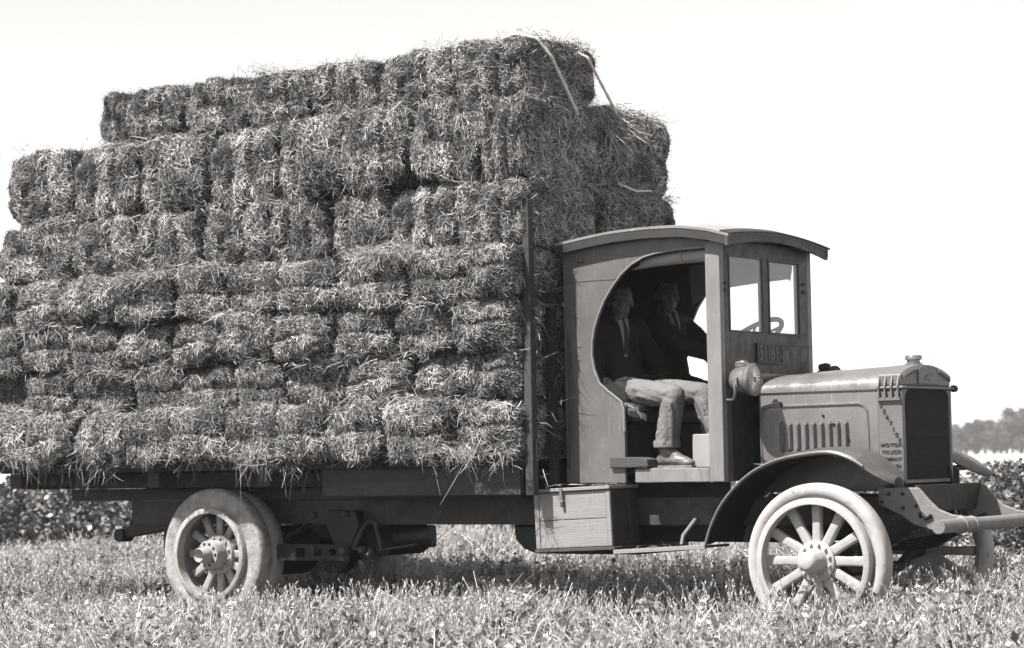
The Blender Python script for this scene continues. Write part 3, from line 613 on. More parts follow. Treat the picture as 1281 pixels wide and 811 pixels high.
MB().box(Rx0-.004,Rx1+.012,ry0-.012,ry1+.03,1.468,1.486).build('band','shell',rad,bevel=.006)
MB().tube([(Rx1+.0,ry1+.02,1.477),(Rx1,ry1+.055,1.477)],.022,10).build('band_bolt','iron',rad)
for k in range(4):                                                     # side fins
    x=Rx0+.014+k*.042
    MB().prism([(ry0-.020,1.49),(ry0+.0,1.55),(ry0+.02,1.555),(ry0+.02,1.487),(ry0-.02,1.487)],'x',x-.005,x+.005).build('cooling_fin','shell',rad)
    MB().prism([(ry0-.020,1.467),(ry0-.020,1.415),(ry0+.0,1.40),(ry0+.003,1.467)],'x',x-.005,x+.005).build('cooling_fin','shell',rad)
MB().prism([(Rx0+.004,1.40),(Rx1-.01,1.40),(Rx1-.01,1.418),(Rx0+.004,1.418)],'y',ry0-.018,ry0).build('fin_base','shell',rad)
def ribs(y0,y1,n):
    for k in range(n):
        y=y0+(y1-y0)*k/(n-1); zt=arch(y,1.555,.065)-.008; z0=zt-(.03 if y0<YC else .03)-.008*abs(math.sin(k))
        MB().box(Rx1-.008,Rx1+.004,y-.004,y+.004,z0,zt).build('front_rib','shell',rad)
ribs(ry0+.03,.66,12); ribs(.95,ry1-.02,9)
MB().prism([(.665,1.50),(.665,1.585),(.70,1.605),(YC,1.612),(.87,1.602),(.94,1.575),(.94,1.50)],'x',Rx1-.007,Rx1+.002).build('emblem_panel','shell',rad,bevel=.002)
MB().prism([(.74,1.535),(.80,1.560),(.86,1.565),(.85,1.555),(.79,1.535),(.86,1.525),(.85,1.518),(.78,1.527)],'x',Rx1+.0025,Rx1+.007).build('emblem','ironlight',rad)
MB().lathe([(.0,1.60),(.05,1.60),(.055,1.625),(.040,1.635),(.040,1.648),(.052,1.652),(.052,1.672),(.046,1.678),(0,1.68)],(.30,YC,0),'z',28).build('radiator_cap','lamp',rad,smooth=True)
# cast letters on the near side of the shell
yL=ry0-.0035
for k,ch in enumerate('SERVICE'):
    text(ch,.032,(Rx0+.022+k*.0195,yL,1.372-k*.0355),RS,'letter',rad,'letter',.003,1.0,.0012)
for s,z in(('MOTOR',1.135),('TRUCK',1.093),('COMPANY',1.051),('WABASH',1.009),('IND',.967)):
    text(s,.027,((Rx0+Rx1)/2+.002,yL,z),RS,'letter',rad,'letter',.002,{5:1.45,7:.98,6:1.1,3:1.3}[len(s)],.0002)
for k in range(4): MB().box(Rx0+.004+k*.04,Rx0+.034+k*.04,ry0-.002,ry0+.01,.893,.914).build('slot','dark',rad)
# --- fenders
fen=[(-.722,.555),(-.705,.60),(-.674,.68),(-.604,.80),(-.491,.92),(-.352,1.014),(-.188,1.072),(.025,1.103),(.16,1.10),(.29,1.055),(.40,.985),(.50,.925)]
def dense(P,n=4):
    o=[]
    for i in range(len(P)-1):
        p0,p1,p2,p3=P[max(i-1,0)],P[i],P[i+1],P[min(i+2,len(P)-1)]
        for j in range(n):
            t=j/n; o.append(tuple(.5*((2*p1[k])+(-p0[k]+p2[k])*t+(2*p0[k]-5*p1[k]+4*p2[k]-p3[k])*t*t+(-p0[k]+3*p1[k]-3*p2[k]+p3[k])*t**3) for k in(0,1)))
    return o+[P[-1]]
fen=dense(fen)
def fender(s):
    yo=-.03 if s>0 else 2*YC+.03; yi=.40 if s>0 else 2*YC-.40
    def pt(i,y,dz=0):
        x,z=fen[i]; 
        return (x,y,z+dz)
    b=MB(); cols=[]
    for i in range(len(fen)):
        t=max(0,(fen[i][0]-.2)/.3); kk=1-.36*min(1,t)**1.3; yr=[yo,yo+(yi-yo)*.03,yo+(yi-yo)*.3*kk,yo+(yi-yo)*.7*kk,yo+(yi-yo)*kk]
        t=max(0,(i-(len(fen)-7))/6); t=1-math.sqrt(1-t*t) if t<1 else .85; yr=[y_+(yo+(yi-yo)*.32-y_)*t*.7 for y_ in yr]
        zr=[-.018,0,.018,.018,.0]; cols.append([b.bm.verts.new((fen[i][0],yy,fen[i][1]+zz)) for yy,zz in zip(yr,zr)])
    for a,c in zip(cols,cols[1:]):
        for j in range(4): b.bm.faces.new((a[j],a[j+1],c[j+1],c[j]))
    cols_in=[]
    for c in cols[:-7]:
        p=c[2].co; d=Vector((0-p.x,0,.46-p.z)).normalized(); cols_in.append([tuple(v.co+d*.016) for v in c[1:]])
    f=b.build('mudguard','fender',truck,solid=.01,smooth=True)
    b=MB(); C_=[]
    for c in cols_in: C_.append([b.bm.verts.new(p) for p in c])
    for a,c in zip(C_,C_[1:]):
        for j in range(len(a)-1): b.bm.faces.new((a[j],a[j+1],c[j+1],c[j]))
    b.build('underside_shade','dark',f,smooth=True)  # dark liner added to put shade under the mudguard into its colour
    MB().tube([(x,yo-.004 if s>0 else yo+.004,z-.008) for x,z in fen[:-6]],.009,8).build('rolled_edge','hood',f,smooth=True)
    pts=[(x+.0,z-.02) for x,z in fen[:-1]]+[(.40,.84),(.2,.80),(-.55,.80),(-.62,.62)]
    MB().prism([(x,z-.01) for x,z in fen[12:-4]]+[(.40,.86),(-.50,.86)],'y',yi-.02 if s>0 else yi+.01,yi-.01 if s>0 else yi+.02).build('apron','fender',f)
    return f
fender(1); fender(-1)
# splash apron between mudguard and frame, behind the wheel
MB().prism([(-.80,.56),(-.55,.56),(-.50,.86),(.30,.86),(.33,.93),(-.70,.93)],'y',.425,.433).build('splash_apron','fender',truck)
MB().box(-2.0,-.80,.425,.435,.67,.925).build('splash_apron','wood',truck)
MB().tube([(-1.0,.16,.545),(-1.0,.18,.60),(-1.0,.34,.70)],.012,8).build('board_bracket','ironlight',truck)
box('running_board','box',truck,-1.40,-.74,.0,.022,.508,.535,.003,rot=Quaternion((0,1,0),-.055))
box('running_board_plank','wood',truck,-1.40,-.74,.024,.30,.515,.53,.003,rot=Quaternion((0,1,0),-.055))
# --- front frame horns, bumper bar
for s in(1,-1):
    ya,yb=(.30,.325) if s>0 else (2*YC-.325,2*YC-.30)
    p=[(.275,.882),(.535,.882),(.60,.81),(.66,.755),(.74,.725),(.84,.712),(.84,.675),(.70,.64),(.62,.632),(.50,.665),(.42,.72),(.275,.785)]
    h=MB().prism(p,'y',ya,yb).build('frame_horn','ironlight',truck,bevel=.006)
    yy=ya-.008 if s>0 else yb+.008
    for x,z in((.345,.845),(.435,.845),(.435,.765),(.52,.775),(.545,.715),(.30,.80)): MB().lathe([(0,-.012),(.007,-.012),(.012,0),(.012,.012),(0,.012)],(x,yy,z),'y',10).build('rivet','iron',h,smooth=True)
    MB().tube([(.545,yy,.735),(.585,yy,.70),(.62,yy,.72)],.012,6).build('hook','irondark',h)
    MB().box(.30 ,.306,ya-.004,ya-.001,.80,.87).build('joint','ironlight',h)
    box('crossmember','irondark',truck,.30,.34,.33 if s>0 else YC+.01,YC-.01 if s>0 else 2*YC-.33,.72,.90)
MB().prism([(.46,.735),(.48,.735),(.52,.895),(.50,.895)],'y',.33,2*YC-.33).build('front_crossmember','iron',truck,bevel=.004)
MB().tube([(.86,-.14,.668),(.86,.10,.668),(.86,.11,.668),(.86,1.50,.668),(.86,1.70,.668)],.040,18).build('bumper_bar','ironlight',truck,smooth=True)
for y in(.17,.31,1.25,1.40): MB().lathe([(.041,y-.018),(.049,y-.014),(.049,y+.014),(.041,y+.018)],(.86,0,.668),'y',20,True).build('clamp','ironlight',truck,smooth=True)
MB().tube([(.40,1.03,1.0),(.46,1.04,.70)],.012,8).build('crank_rod','irondark',truck)
MB().tube([(.25,1.20,.985),(.29,1.52,.985)],.018,8).build('mudguard_stay','ironlight',truck)
MB().tube([(.05,1.2,.97),(.30,1.35,.945)],.012,8).build('stay_rod','iron',truck)
# --- lamps
def lamp(yc,xc,zc,s):
    L0=MB().lathe([(0,-.095),(.045,-.090),(.074,-.072),(.090,-.04),(.095,.0),(.098,.045),(.108,.05),(.114,.062),(.114,.082),(.105,.09),(.100,.084)],(xc,yc,zc),'x',36).build('headlamp','lamp' if s>0 else 'iron',truck,smooth=True)
    b=MB(); nn=72; c0_=b.bm.verts.new((xc+.082,yc,zc)); ra=[];rb=[]
    for k in range(nn):
        a=2*PI*k/nn; o_=(.006 if k%4 in(0,1) else -.002)*s; ra.append(b.bm.verts.new((xc+.080+abs(o_),yc+.022*math.cos(a),zc+.022*math.sin(a)))); rb.append(b.bm.verts.new((xc+.070+(.007 if k%4<2 else 0),yc+.101*math.cos(a),zc+.101*math.sin(a))))
    for k in range(nn): q=(k+1)%nn; b.bm.faces.new((c0_,ra[k],ra[q])); b.bm.faces.new((ra[k],rb[k],rb[q],ra[q]))
    b.build('lens','lens',L0)
    for k in range(18):
        a=2*PI*k/18; b=MB(); dy,dz=math.cos(a),math.sin(a); b.tube([(xc+.086,yc+dy*.02,zc+dz*.02),(xc+.079,yc+dy*.096,zc+dz*.096)],.0042,5).build('lens_rib','lensray',L0)
    b=MB(); b.prism([(xc-.05,zc+.085),(xc+.03,zc+.09),(xc+.03,zc+.128),(xc+.0,zc+.136),(xc-.05,zc+.125)],'y',yc-.03,yc+.03); b.build('vent_cap','lamp' if s>0 else 'iron',L0,bevel=.01)
    for k in range(3): MB().lathe([(0,-.032),(.006,-.032),(.006,-.028),(0,-.028)],(xc-.03+k*.022,yc,zc+.112),'y',6).build('vent_hole','dark',L0)
    MB().box(xc-.02,xc+.01,yc-.112,yc-.098,zc-.05,zc+.02).build('lug','lamp' if s>0 else 'iron',L0,bevel=.004)
    L0.scale=(.9,.9,.9)
    MB().tube([(xc-.005,yc-.11,zc-.03),(xc-.005,yc-.11,zc-.09),(xc-.02,yc-.10,zc-.125),(xc-.06,yc-.06,zc-.135),(xc-.14,yc-.03,zc-.13)],.010,8).build('bracket','lamp' if s>0 else 'iron',L0,smooth=True)
lamp(.255,-.59,1.548,1); lamp(2*YC-.22,-.59,1.555,-1)
# --- tool box on the step
tb=empty('toolbox_pivot',(0,0,0),None); bpy.data.objects.remove(tb)
ROT=Matrix.Rotation(-.042,4,'Y'); tc0=Vector((-1.70,.16,.715))
def tbx(name,mt,parent,x0,x1,y0,y1,z0,z1,bev=.004):
    o=box(name,mt,parent,x0,x1,y0,y1,z0,z1,bev); w=Vector(((x0+x1)/2,(y0+y1)/2,(z0+z1)/2)); nw=tc0+ROT.to_3x3()@(w-tc0); o.location=nw-wloc(parent); o.rotation_euler=(0,-.042,0); WL[o.name_full]=nw; return o
body=tbx('tool_box','boxend_shade',truck,-1.985,-1.415,.024,.33,.53,.88)
def tc(name,mt,x0,x1,y0,y1,z0,z1,bev=.003):
    o=box(name,mt,None,x0,x1,y0,y1,z0,z1,bev); w=Vector(((x0+x1)/2,(y0+y1)/2,(z0+z1)/2)); o.parent=body; o.location=w-Vector((-1.70,.177,.705)); return o
tc('board','box',-1.95,-1.445,.004,.022,.53,.702); tc('board','box',-1.95,-1.445,.004,.022,.706,.878)
tc('cleat','box',-1.985,-1.952,.0,.022,.53,.878); tc('cleat','box',-1.443,-1.413,.0,.022,.53,.878)
tc('lid','box',-1.995,-1.405,-.012,.335,.884,.906)
tc('foot','woodgrey',-2.0,-1.40,.0,.335,.505,.526)
h=tc('hasp','lamp',-1.775,-1.755,-.022,-.0125,.83,.905); tc('padlock_loop','iron',-1.772,-1.752,-.02,-.006,.785,.82)
tc('end_cleat','boxend_shade',-1.412,-1.404,.20,.24,.53,.88)

# ------------------------------------------------------------------ hay load
def groove(u,c,w): return math.exp(-((u-c)/w)**2)
def bale_mesh(seed,w,d,h,axis,dense,strands=True):
    """lumpy tied bale, wire grooves across `axis`; dense = set of faces packed with straw"""
    r=np.random.default_rng(seed); bm=bmesh.new(); bmesh.ops.create_cube(bm,size=2)
    bmesh.ops.subdivide_edges(bm,edges=bm.edges,cuts=11,use_grid_fill=True)
    off=Vector(r.uniform(0,50,3)); H=np.array([w,d,h])/2
    gs=(-.36,.36) if axis=='x' else (r.uniform(-.12,.12),)
    gd=r.uniform(.09,.15) if axis=='x' else r.choice([.03,.06,.08])
    for v in bm.verts:
        c=v.co.copy(); a=[abs(t)**1 for t in c]
        q=Vector([t*(1-.145*((c[(i+1)%3]**4)+(c[(i+2)%3]**4))/2) for i,t in enumerate(c)])
        u=c.x if axis=='x' else c.z; gk=sum(groove(u,g0,.085) for g0 in gs)
        k=1-gd*gk
        q=Vector((q.x*(k if axis!='x' else 1),q.y*k,q.z*(k if axis=='x' else 1)))
        p=Vector((q.x*H[0],q.y*H[1],q.z*H[2])); n_=noise.noise_vector(p*5+off); p+=n_*.042+noise.noise_vector(p*13+off)*.02
        v.co=p*1.03
    bm.normal_update(); me=bpy.data.meshes.new('bale'); bm.to_mesh(me)
    for p in me.polygons: p.use_smooth=True
    me.materials.append(M['hay'])
    fn=[];fc=[];fa=[];fd=[]
    key={(1,-1):'n',(1,1):'s',(0,1):'e',(0,-1):'w',(2,1):'t',(2,-1):'b'}
    for f in bm.faces:
        n=f.normal; ax=max(range(3),key=lambda i:abs(n[i])); kf=key[(ax,1 if n[ax]>0 else -1)]
        fn.append(tuple(n)); fc.append([tuple(v.co) for v in f.verts]); fa.append(f.calc_area()*dense.get(kf,0))
    fa=np.array(fa); tot=int(fa.sum()); fn=np.array(fn); fc=np.array(fc); bm.free()
    idx=r.choice(len(fa),tot,p=fa/fa.sum()); s,t=r.random((tot,1)),r.random((tot,1)); q=fc[idx]
    P=(q[:,0]*(1-s)+q[:,1]*s)*(1-t)+(q[:,3]*(1-s)+q[:,2]*s)*t; n=fn[idx]
    # strand direction follows small matted swirls over the face
    sw=np.array([noise.noise(Vector(p)*9+off) for p in P])*3.0+r.normal(0,.95,tot)+(0.0 if axis=='x' else .1)
    tx=np.where(abs(n[:,[0]])>.7,np.array([[0,1.,0]]),np.array([[1.,0,0]])); tx=unit(tx-n*(tx*n).sum(1,keepdims=True)); ty=np.cross(n,tx)
    D=tx*np.cos(sw)[:,None]+ty*np.sin(sw)[:,None]; tilt=abs(r.normal(.08,.30,tot)); wild=r.random(tot)<.03; tilt[wild]+=r.uniform(.2,.8,wild.sum())
    D=unit(D*np.cos(tilt)[:,None]+n*np.sin(tilt)[:,None]); D[:,2]-=.08; D=unit(D)
    Ln=r.uniform(.022,.078,tot); Ln[wild]*=1.6; B=-n*.25+r.normal(0,.35,(tot,3)); wd=r.uniform(.0026,.0054,tot)
    side=np.cross(D,n+r.normal(0,.5,(tot,3))); side=unit(side)
    tone=.08+1.1*r.uniform(0,1,tot)**1.7; tone*=np.array([.72+.75*noise.noise(Vector(p)*5-off)+.25*noise.noise(Vector(p)*13+off) for p in P]).clip(.2,1.6)+.06
    global rng; V,Q,Tn=ribbons(P-D*Ln[:,None]*.45+n*.004,D,Ln,wd,B,tone,side)
    return me,numpy_mesh('straw',V,Q,'straw',Tn)
base={'n':13000,'s':2500,'e':6500,'w':6500,'t':9000,'b':3000}
front=dict(base,e=12500)
LOW=[bale_mesh(100+i,.50,.86,.36,'z',base) for i in range(6)]
UPP=[bale_mesh(200+i,.60,.86,.49,'x',base) for i in range(6)]
FRL=[bale_mesh(300+i,.50,.90,.36,'z',front) for i in range(3)]
FRU=[bale_mesh(400+i,.60,.90,.49,'x',front) for i in range(4)]
ORD=['','second','third','fourth','fifth','sixth','seventh','eighth','ninth','tenth','eleventh','twelfth']
def put_bale(pair,x,y,z,sx=1,sy=1,sz=1,label='',rz=0,tilt=0,group='hay bales on the truck'):
    me,st=pair; o=bpy.data.objects.new('hay_bale',me); place(o,None,(x,y,z)); c=bpy.data.objects.new('loose_straw',st); COL.objects.link(c); c.parent=o; c['kind']='stuff'
    o.scale=(sx,sy,sz); o.rotation_euler=(random.uniform(-.02,.02),tilt,rz+random.uniform(-.03,.03)); tag(o,label,'hay bale',group); return o
rows=[('bottom',1.098,1.475,-.30,-6.95,.49,LOW,FRL,0),('second',1.475,1.785,-.13,-6.90,.52,LOW,FRL,.12),('third',1.785,2.105,-.18,-6.95,.50,LOW,FRL,0),
      ('fourth',2.105,2.45,-.22,-6.88,.54,LOW,FRL,.2),('fifth',2.45,2.89,-.10,-6.78,.60,UPP,FRU,0),('sixth',2.89,3.43,-.12,-6.70,.63,UPP,FRU,.28),('top',3.43,3.82,.0,-5.76,.60,UPP,FRU,0)]
for ri,(nm,z0,z1,y0,xend,wd,kit,kf,offx) in enumerate(rows):
    x=-1.93-(.03 if ri<4 else 0)-(.05 if ri==6 else 0); k=1; h=z1-z0; bh=.36 if kit is LOW else .49; bw=.50 if kit is LOW else .60
    kind='flat tied' if kit is LOW else 'upright tied'
    while x>xend+.18:
        w=wd*random.uniform(.88,1.13); 
        if k==1 and offx: w=max(wd-offx,.36)
        if x-w<xend+.2: w=x-xend
        pr=kf[k%len(kf)] if k==1 else kit[(k*3+ri*2+k//4)%len(kit)]
        lab=(f'{kind} hay bale at the cab end of the {nm} layer' if k==1 else (f'{kind} hay bale, {ORD[k-1]} from the cab end in the {nm} layer' if k<13 else f'{kind} hay bale, near the tail of the {nm} layer'))
        yj=random.uniform(-.045,.04)
        put_bale(pr,x-w/2,y0+.43+yj+(.10 if ri==0 and k==1 else 0)+.01*k*(ri==6)*0,(z0+z1)/2+random.uniform(-.008,.008),w/bw*(.965 if kit is UPP else .985),1,h/bh*1.0,lab+', near side',tilt=random.uniform(-.015,.015))
        x-=w; k+=1
    # far side of the load, seen only on its front
    if ri<6:
        put_bale(kf[(ri+1)%len(kf)],-2.22+random.uniform(-.02,.02)+.0,1.235+(.03 if ri==4 else 0),(z0+z1)/2,.58/bw,1.03,h/bh*1.02,f'{kind} hay bale on the far side of the {nm} layer, facing the cab')
# second-rank tail and top bales that close the load behind the near ones
for ri,(nm,z0,z1,y0,xend,wd,kit,kf,offx) in enumerate(rows[:6]):
    put_bale(kit[ri%len(kit)],xend+.35,1.22,(z0+z1)/2,.70/(.5 if kit is LOW else .6),1.0,(z1-z0)/(.36 if kit is LOW else .49)*1.02,f'hay bale on the far side of the {nm} layer at the tail')
xx=-2.85; k=0
while xx>-6.2:
    put_bale(UPP[k%6],xx-.3,1.24,3.15,1.0,1.0,1.09,f'upright hay bale behind the sixth layer on the far side, {ORD[k+1]} from the cab'); xx-=.6; k+=1
def loose(name,label,n,fx,Dm,Ds,L0,L1,w0,w1,bend=.4):
    P=fx(n); n=len(P); D=unit(np.array(Dm)+rng.normal(0,1,(n,3))*np.array(Ds)); B=rng.normal(0,bend,(n,3)); B[:,2]-=.3
    V,Q,Tn=ribbons(P,D,rng.uniform(L0,L1,n),rng.uniform(w0,w1,n),B,rng.uniform(.15,.85,n)); return V,Q,Tn
def band(z,dz,y,dy,x0=-6.95,x1=-1.97):
    def f(n):
        x=rng.uniform(x0,x1,n*3); x=x[(np.sin(x*3.1+z*7)+.7*np.sin(x*8.3+z*3)+rng.normal(0,.5,n*3))>.35][:n]; n=len(x); return np.stack([x,y+rng.normal(0,dy,n)+.03*np.sin(x*5),z+rng.normal(0,dz,n)+.025*np.sin(x*4+1)],1)
    return f
pt=[loose('','',2200,band(1.17,.03,-.28,.04),(0,-.35,-.3),(1.2,.35,.5),.03,.09,.002,.004),
    loose('','',80,band(1.11,.02,-.26,.04),(0,-.2,-1),(.5,.25,.3),.08,.20,.002,.0038,.5),
    loose('','',260,band(1.10,.02,-.24,.05),(0,-.2,-.8),(.9,.2,.3),.05,.12,.002,.0038,.6)]
for z,y,n in((1.475,-.17,1500),(1.785,-.15,1500),(2.105,-.20,1800),(2.44,-.22,3500),(2.89,-.10,900),(3.43,-.06,900)):
    pt.append(loose('','',n,band(z,.022,y,.035,-6.9,-1.99),(0,-.5,-.1),(1,.35,.5),.03,.11,.002,.005))
pt.append(loose('','',900,band(3.81,.02,.1,.1,-5.7,-2.05),(0,-.1,.3),(1,.8,.3),.02,.07,.002,.005))
pt.append(loose('','',700,band(3.46,.02,.1,.2,-6.6,-5.8),(0,-.1,.5),(1,.8,.4),.03,.10,.002,.005))
def bandy(z,dz,x,dx,y0,y1):
    return lambda n: np.stack([x+rng.normal(0,dx,n),rng.uniform(y0,y1,n),z+rng.normal(0,dz,n)],1)
pt.append(loose('','',1500,bandy(3.41,.03,-1.97,.04,-.1,1.65),(.3,0,.0),(.4,1,.4),.02,.08,.002,.005))
pt.append(loose('','',500,bandy(3.30,.06,-1.93,.02,.86,1.04),(.3,0,-.7),(.3,.4,.4),.08,.2,.003,.006))
pt.append(loose('','',450,bandy(3.81,.03,-2.03,.05,0,.85),(.3,0,.2),(.4,1,.4),.02,.07,.003,.006))
pt.append(loose('','',900,bandy(2.88,.04,-1.93,.03,-.1,1.7),(.4,0,-.2),(.4,1,.5),.03,.10,.002,.005))
pt.append(loose('','',150,bandy(1.9,.6,-1.93,.03,-.1,.3),(.6,-.1,-.4),(.4,.6,.5),.05,.2,.003,.006))
for n,x0,x1,y0,y1,z in ((70,-2.0,-1.42,0,.32,.925),(50,-2.03,-1.9,-.05,1.2,1.10),(16,-1.3,-.85,.18,.23,1.022),(40,-.5,.15,.02,.3,1.12),(30,-1.38,-.76,.01,.28,.54)):
    def f(n,x0=x0,x1=x1,y0=y0,y1=y1,z=z): x=rng.uniform(x0,x1,n); return np.stack([x,rng.uniform(y0,y1,n),z-(.12*(abs(x+.05)**1.5)/.2 if z>1.11 else 0*x)],1)
    pt.append(loose('','',n,f,(0,0,.03),(1,1,.05),.03,.11,.002,.004,.15))
V,Q,Tn=merge(pt); stuff('loose_hay','loose hay straggling from the seams and bottom edge of the load',V,Q,Tn,'straw','hay')
# lashing ropes over the front of the load
def rope(pts,r,label):
    pts=[Vector(p) for p in pts]; fine=[]
    for a,b in zip(pts,pts[1:]):
        n=max(2,int((b-a).length/.03)); fine+= [a.lerp(b,i/n) for i in range(n)]
    fine.append(pts[-1]); o=MB().tube(fine,[r*(1+.16*math.sin(i*2.1)) for i in range(len(fine))],7).build('rope','twine',smooth=True); tag(o,label,'rope','ropes tied over the front of the load')
rope([(-2.3,.05,3.80),(-2.1,.06,3.84),(-1.96,.09,3.80),(-1.895,.16,3.68),(-1.885,.40,3.385),(-1.90,.46,3.34)],.011,'long pale rope slanting down the front of the top bale near the truck side')
rope([(-2.3,.57,3.80),(-2.1,.60,3.84),(-1.93,.64,3.74),(-1.905,.78,3.56),(-1.89,.93,3.39)],.010,'shorter rope at the far front corner of the top bale')
# broken stick lying against the bale face
o=MB().tube([(-1.885,.92,2.92),(-1.87,1.12,2.885),(-1.86,1.30,2.90)],[.006,.008,.005],6).build('stick','twine'); tag(o,'thin pale stick poking from the seam in the shaded front of the load','stick')

# ------------------------------------------------------------------ two men in the cab
def fused(name,mt,parent,caps,balls,vox,loc,disp=0,smooth=4,dscale=14,fold=0):
    bm=bmesh.new()
    for p0,p1,r0,r1 in caps:
        p0,p1=Vector(p0),Vector(p1); d=p1-p0; q=d.to_track_quat('Z','Y').to_matrix().to_4x4()
        bmesh.ops.create_cone(bm,cap_ends=True,segments=16,radius1=r0,radius2=r1,depth=d.length,matrix=Matrix.Translation((p0+p1)/2)@q)
        for p,r in((p0,r0),(p1,r1)): bmesh.ops.create_icosphere(bm,subdivisions=2,radius=r,matrix=Matrix.Translation(p))
    for c,rad,fr in balls:
        bmesh.ops.create_icosphere(bm,subdivisions=3,radius=1,matrix=Matrix.Translation(c)@fr@Matrix.Diagonal((*rad,1)))
    me=bpy.data.meshes.new(name); bm.to_mesh(me); bm.free(); t=bpy.data.objects.new(name,me); COL.objects.link(t)
    md=t.modifiers.new('r','REMESH'); md.mode='VOXEL'; md.voxel_size=vox
    sm=t.modifiers.new('s','SMOOTH'); sm.iterations=smooth; sm.factor=.5
    dg=bpy.context.evaluated_depsgraph_get(); m2=bpy.data.meshes.new_from_object(t.evaluated_get(dg)); bpy.data.objects.remove(t); m2.name=name
    lv=Vector(loc)
    for v in m2.vertices:
        p=v.co
        if disp:
            if fold: q=Vector((p.x*26+p.z*6,p.y*16,p.z*3)) if p.z<1.43 else Vector((p.x*4+p.z*9,p.y*5,p.z*15-p.x*7)); nn_=noise.noise(q)*(1 if p.z<1.43 else 1.5); k=.35-1.5*math.exp(-(nn_/.11)**2)+.4*noise.noise(q*.6)
            else: k=noise.noise(Vector((p.x*dscale,p.y*dscale*.7,p.z*dscale*.6)))+.5*abs(noise.noise(Vector((p.x*dscale*2+3,p.y*dscale,(p.z+p.x)*dscale*1.6))))
            v.co=p+v.normal*(disp if not fold or p.z<1.40 else disp*.6)*k
        if fold and v.co.z<fold: v.co.z=fold+.004*math.sin(v.co.x*60)
        v.co=v.co-lv
    for p in m2.polygons: p.use_smooth=True
    m2.materials.clear(); m2.materials.append(M[mt]); return place(bpy.data.objects.new(name,m2),parent,loc)
def frame(f,u=Vector((0,0,1))):
    f=f.normalized(); s=u.cross(f).normalized(); u=f.cross(s); return Matrix((f,s,u)).transposed().to_4x4(),f,s,u
def hand(w,dirv,palm,curl=.6,sc=1.12):
    """wrist position, pointing direction, palm normal -> capsules for palm, four fingers and thumb"""
    d=dirv.normalized(); n=(palm-d*palm.dot(d)).normalized(); s=d.cross(n); c=[]
    for k,o in enumerate((-.027,-.009,.009,.027)):
        b=w+s*o*.6*sc; e=w+d*.085*sc+s*o*sc; c.append((b,e,.014*sc,.011*sc))
        ln=(.036,.042,.039,.030)[k]*sc; p=e; dd=d.copy()
        for j in range(3):
            dd=(dd*math.cos(curl*.75)+n*math.sin(curl*.75)).normalized() if j else (dd*math.cos(curl*.5)+n*math.sin(curl*.5)).normalized()
            q=p+dd*ln*(1,.7,.55)[j]; c.append((p,q,.0095*sc,.0085*sc)); p=q; n=(n-dd*n.dot(dd)).normalized()
        n=(palm-d*palm.dot(d)).normalized()
    t0=w+d*.02*sc-s*.02*sc; t1=t0+(d*.5-s*.75+n*.35).normalized()*.045*sc; t2=t1+(d*.85+n*.4).normalized()*.032*sc; t3=t2+(d+n*.5).normalized()*.022*sc
    return c+[(t0,t1,.014*sc,.011*sc),(t1,t2,.011*sc,.010*sc),(t2,t3,.010*sc,.008*sc)]
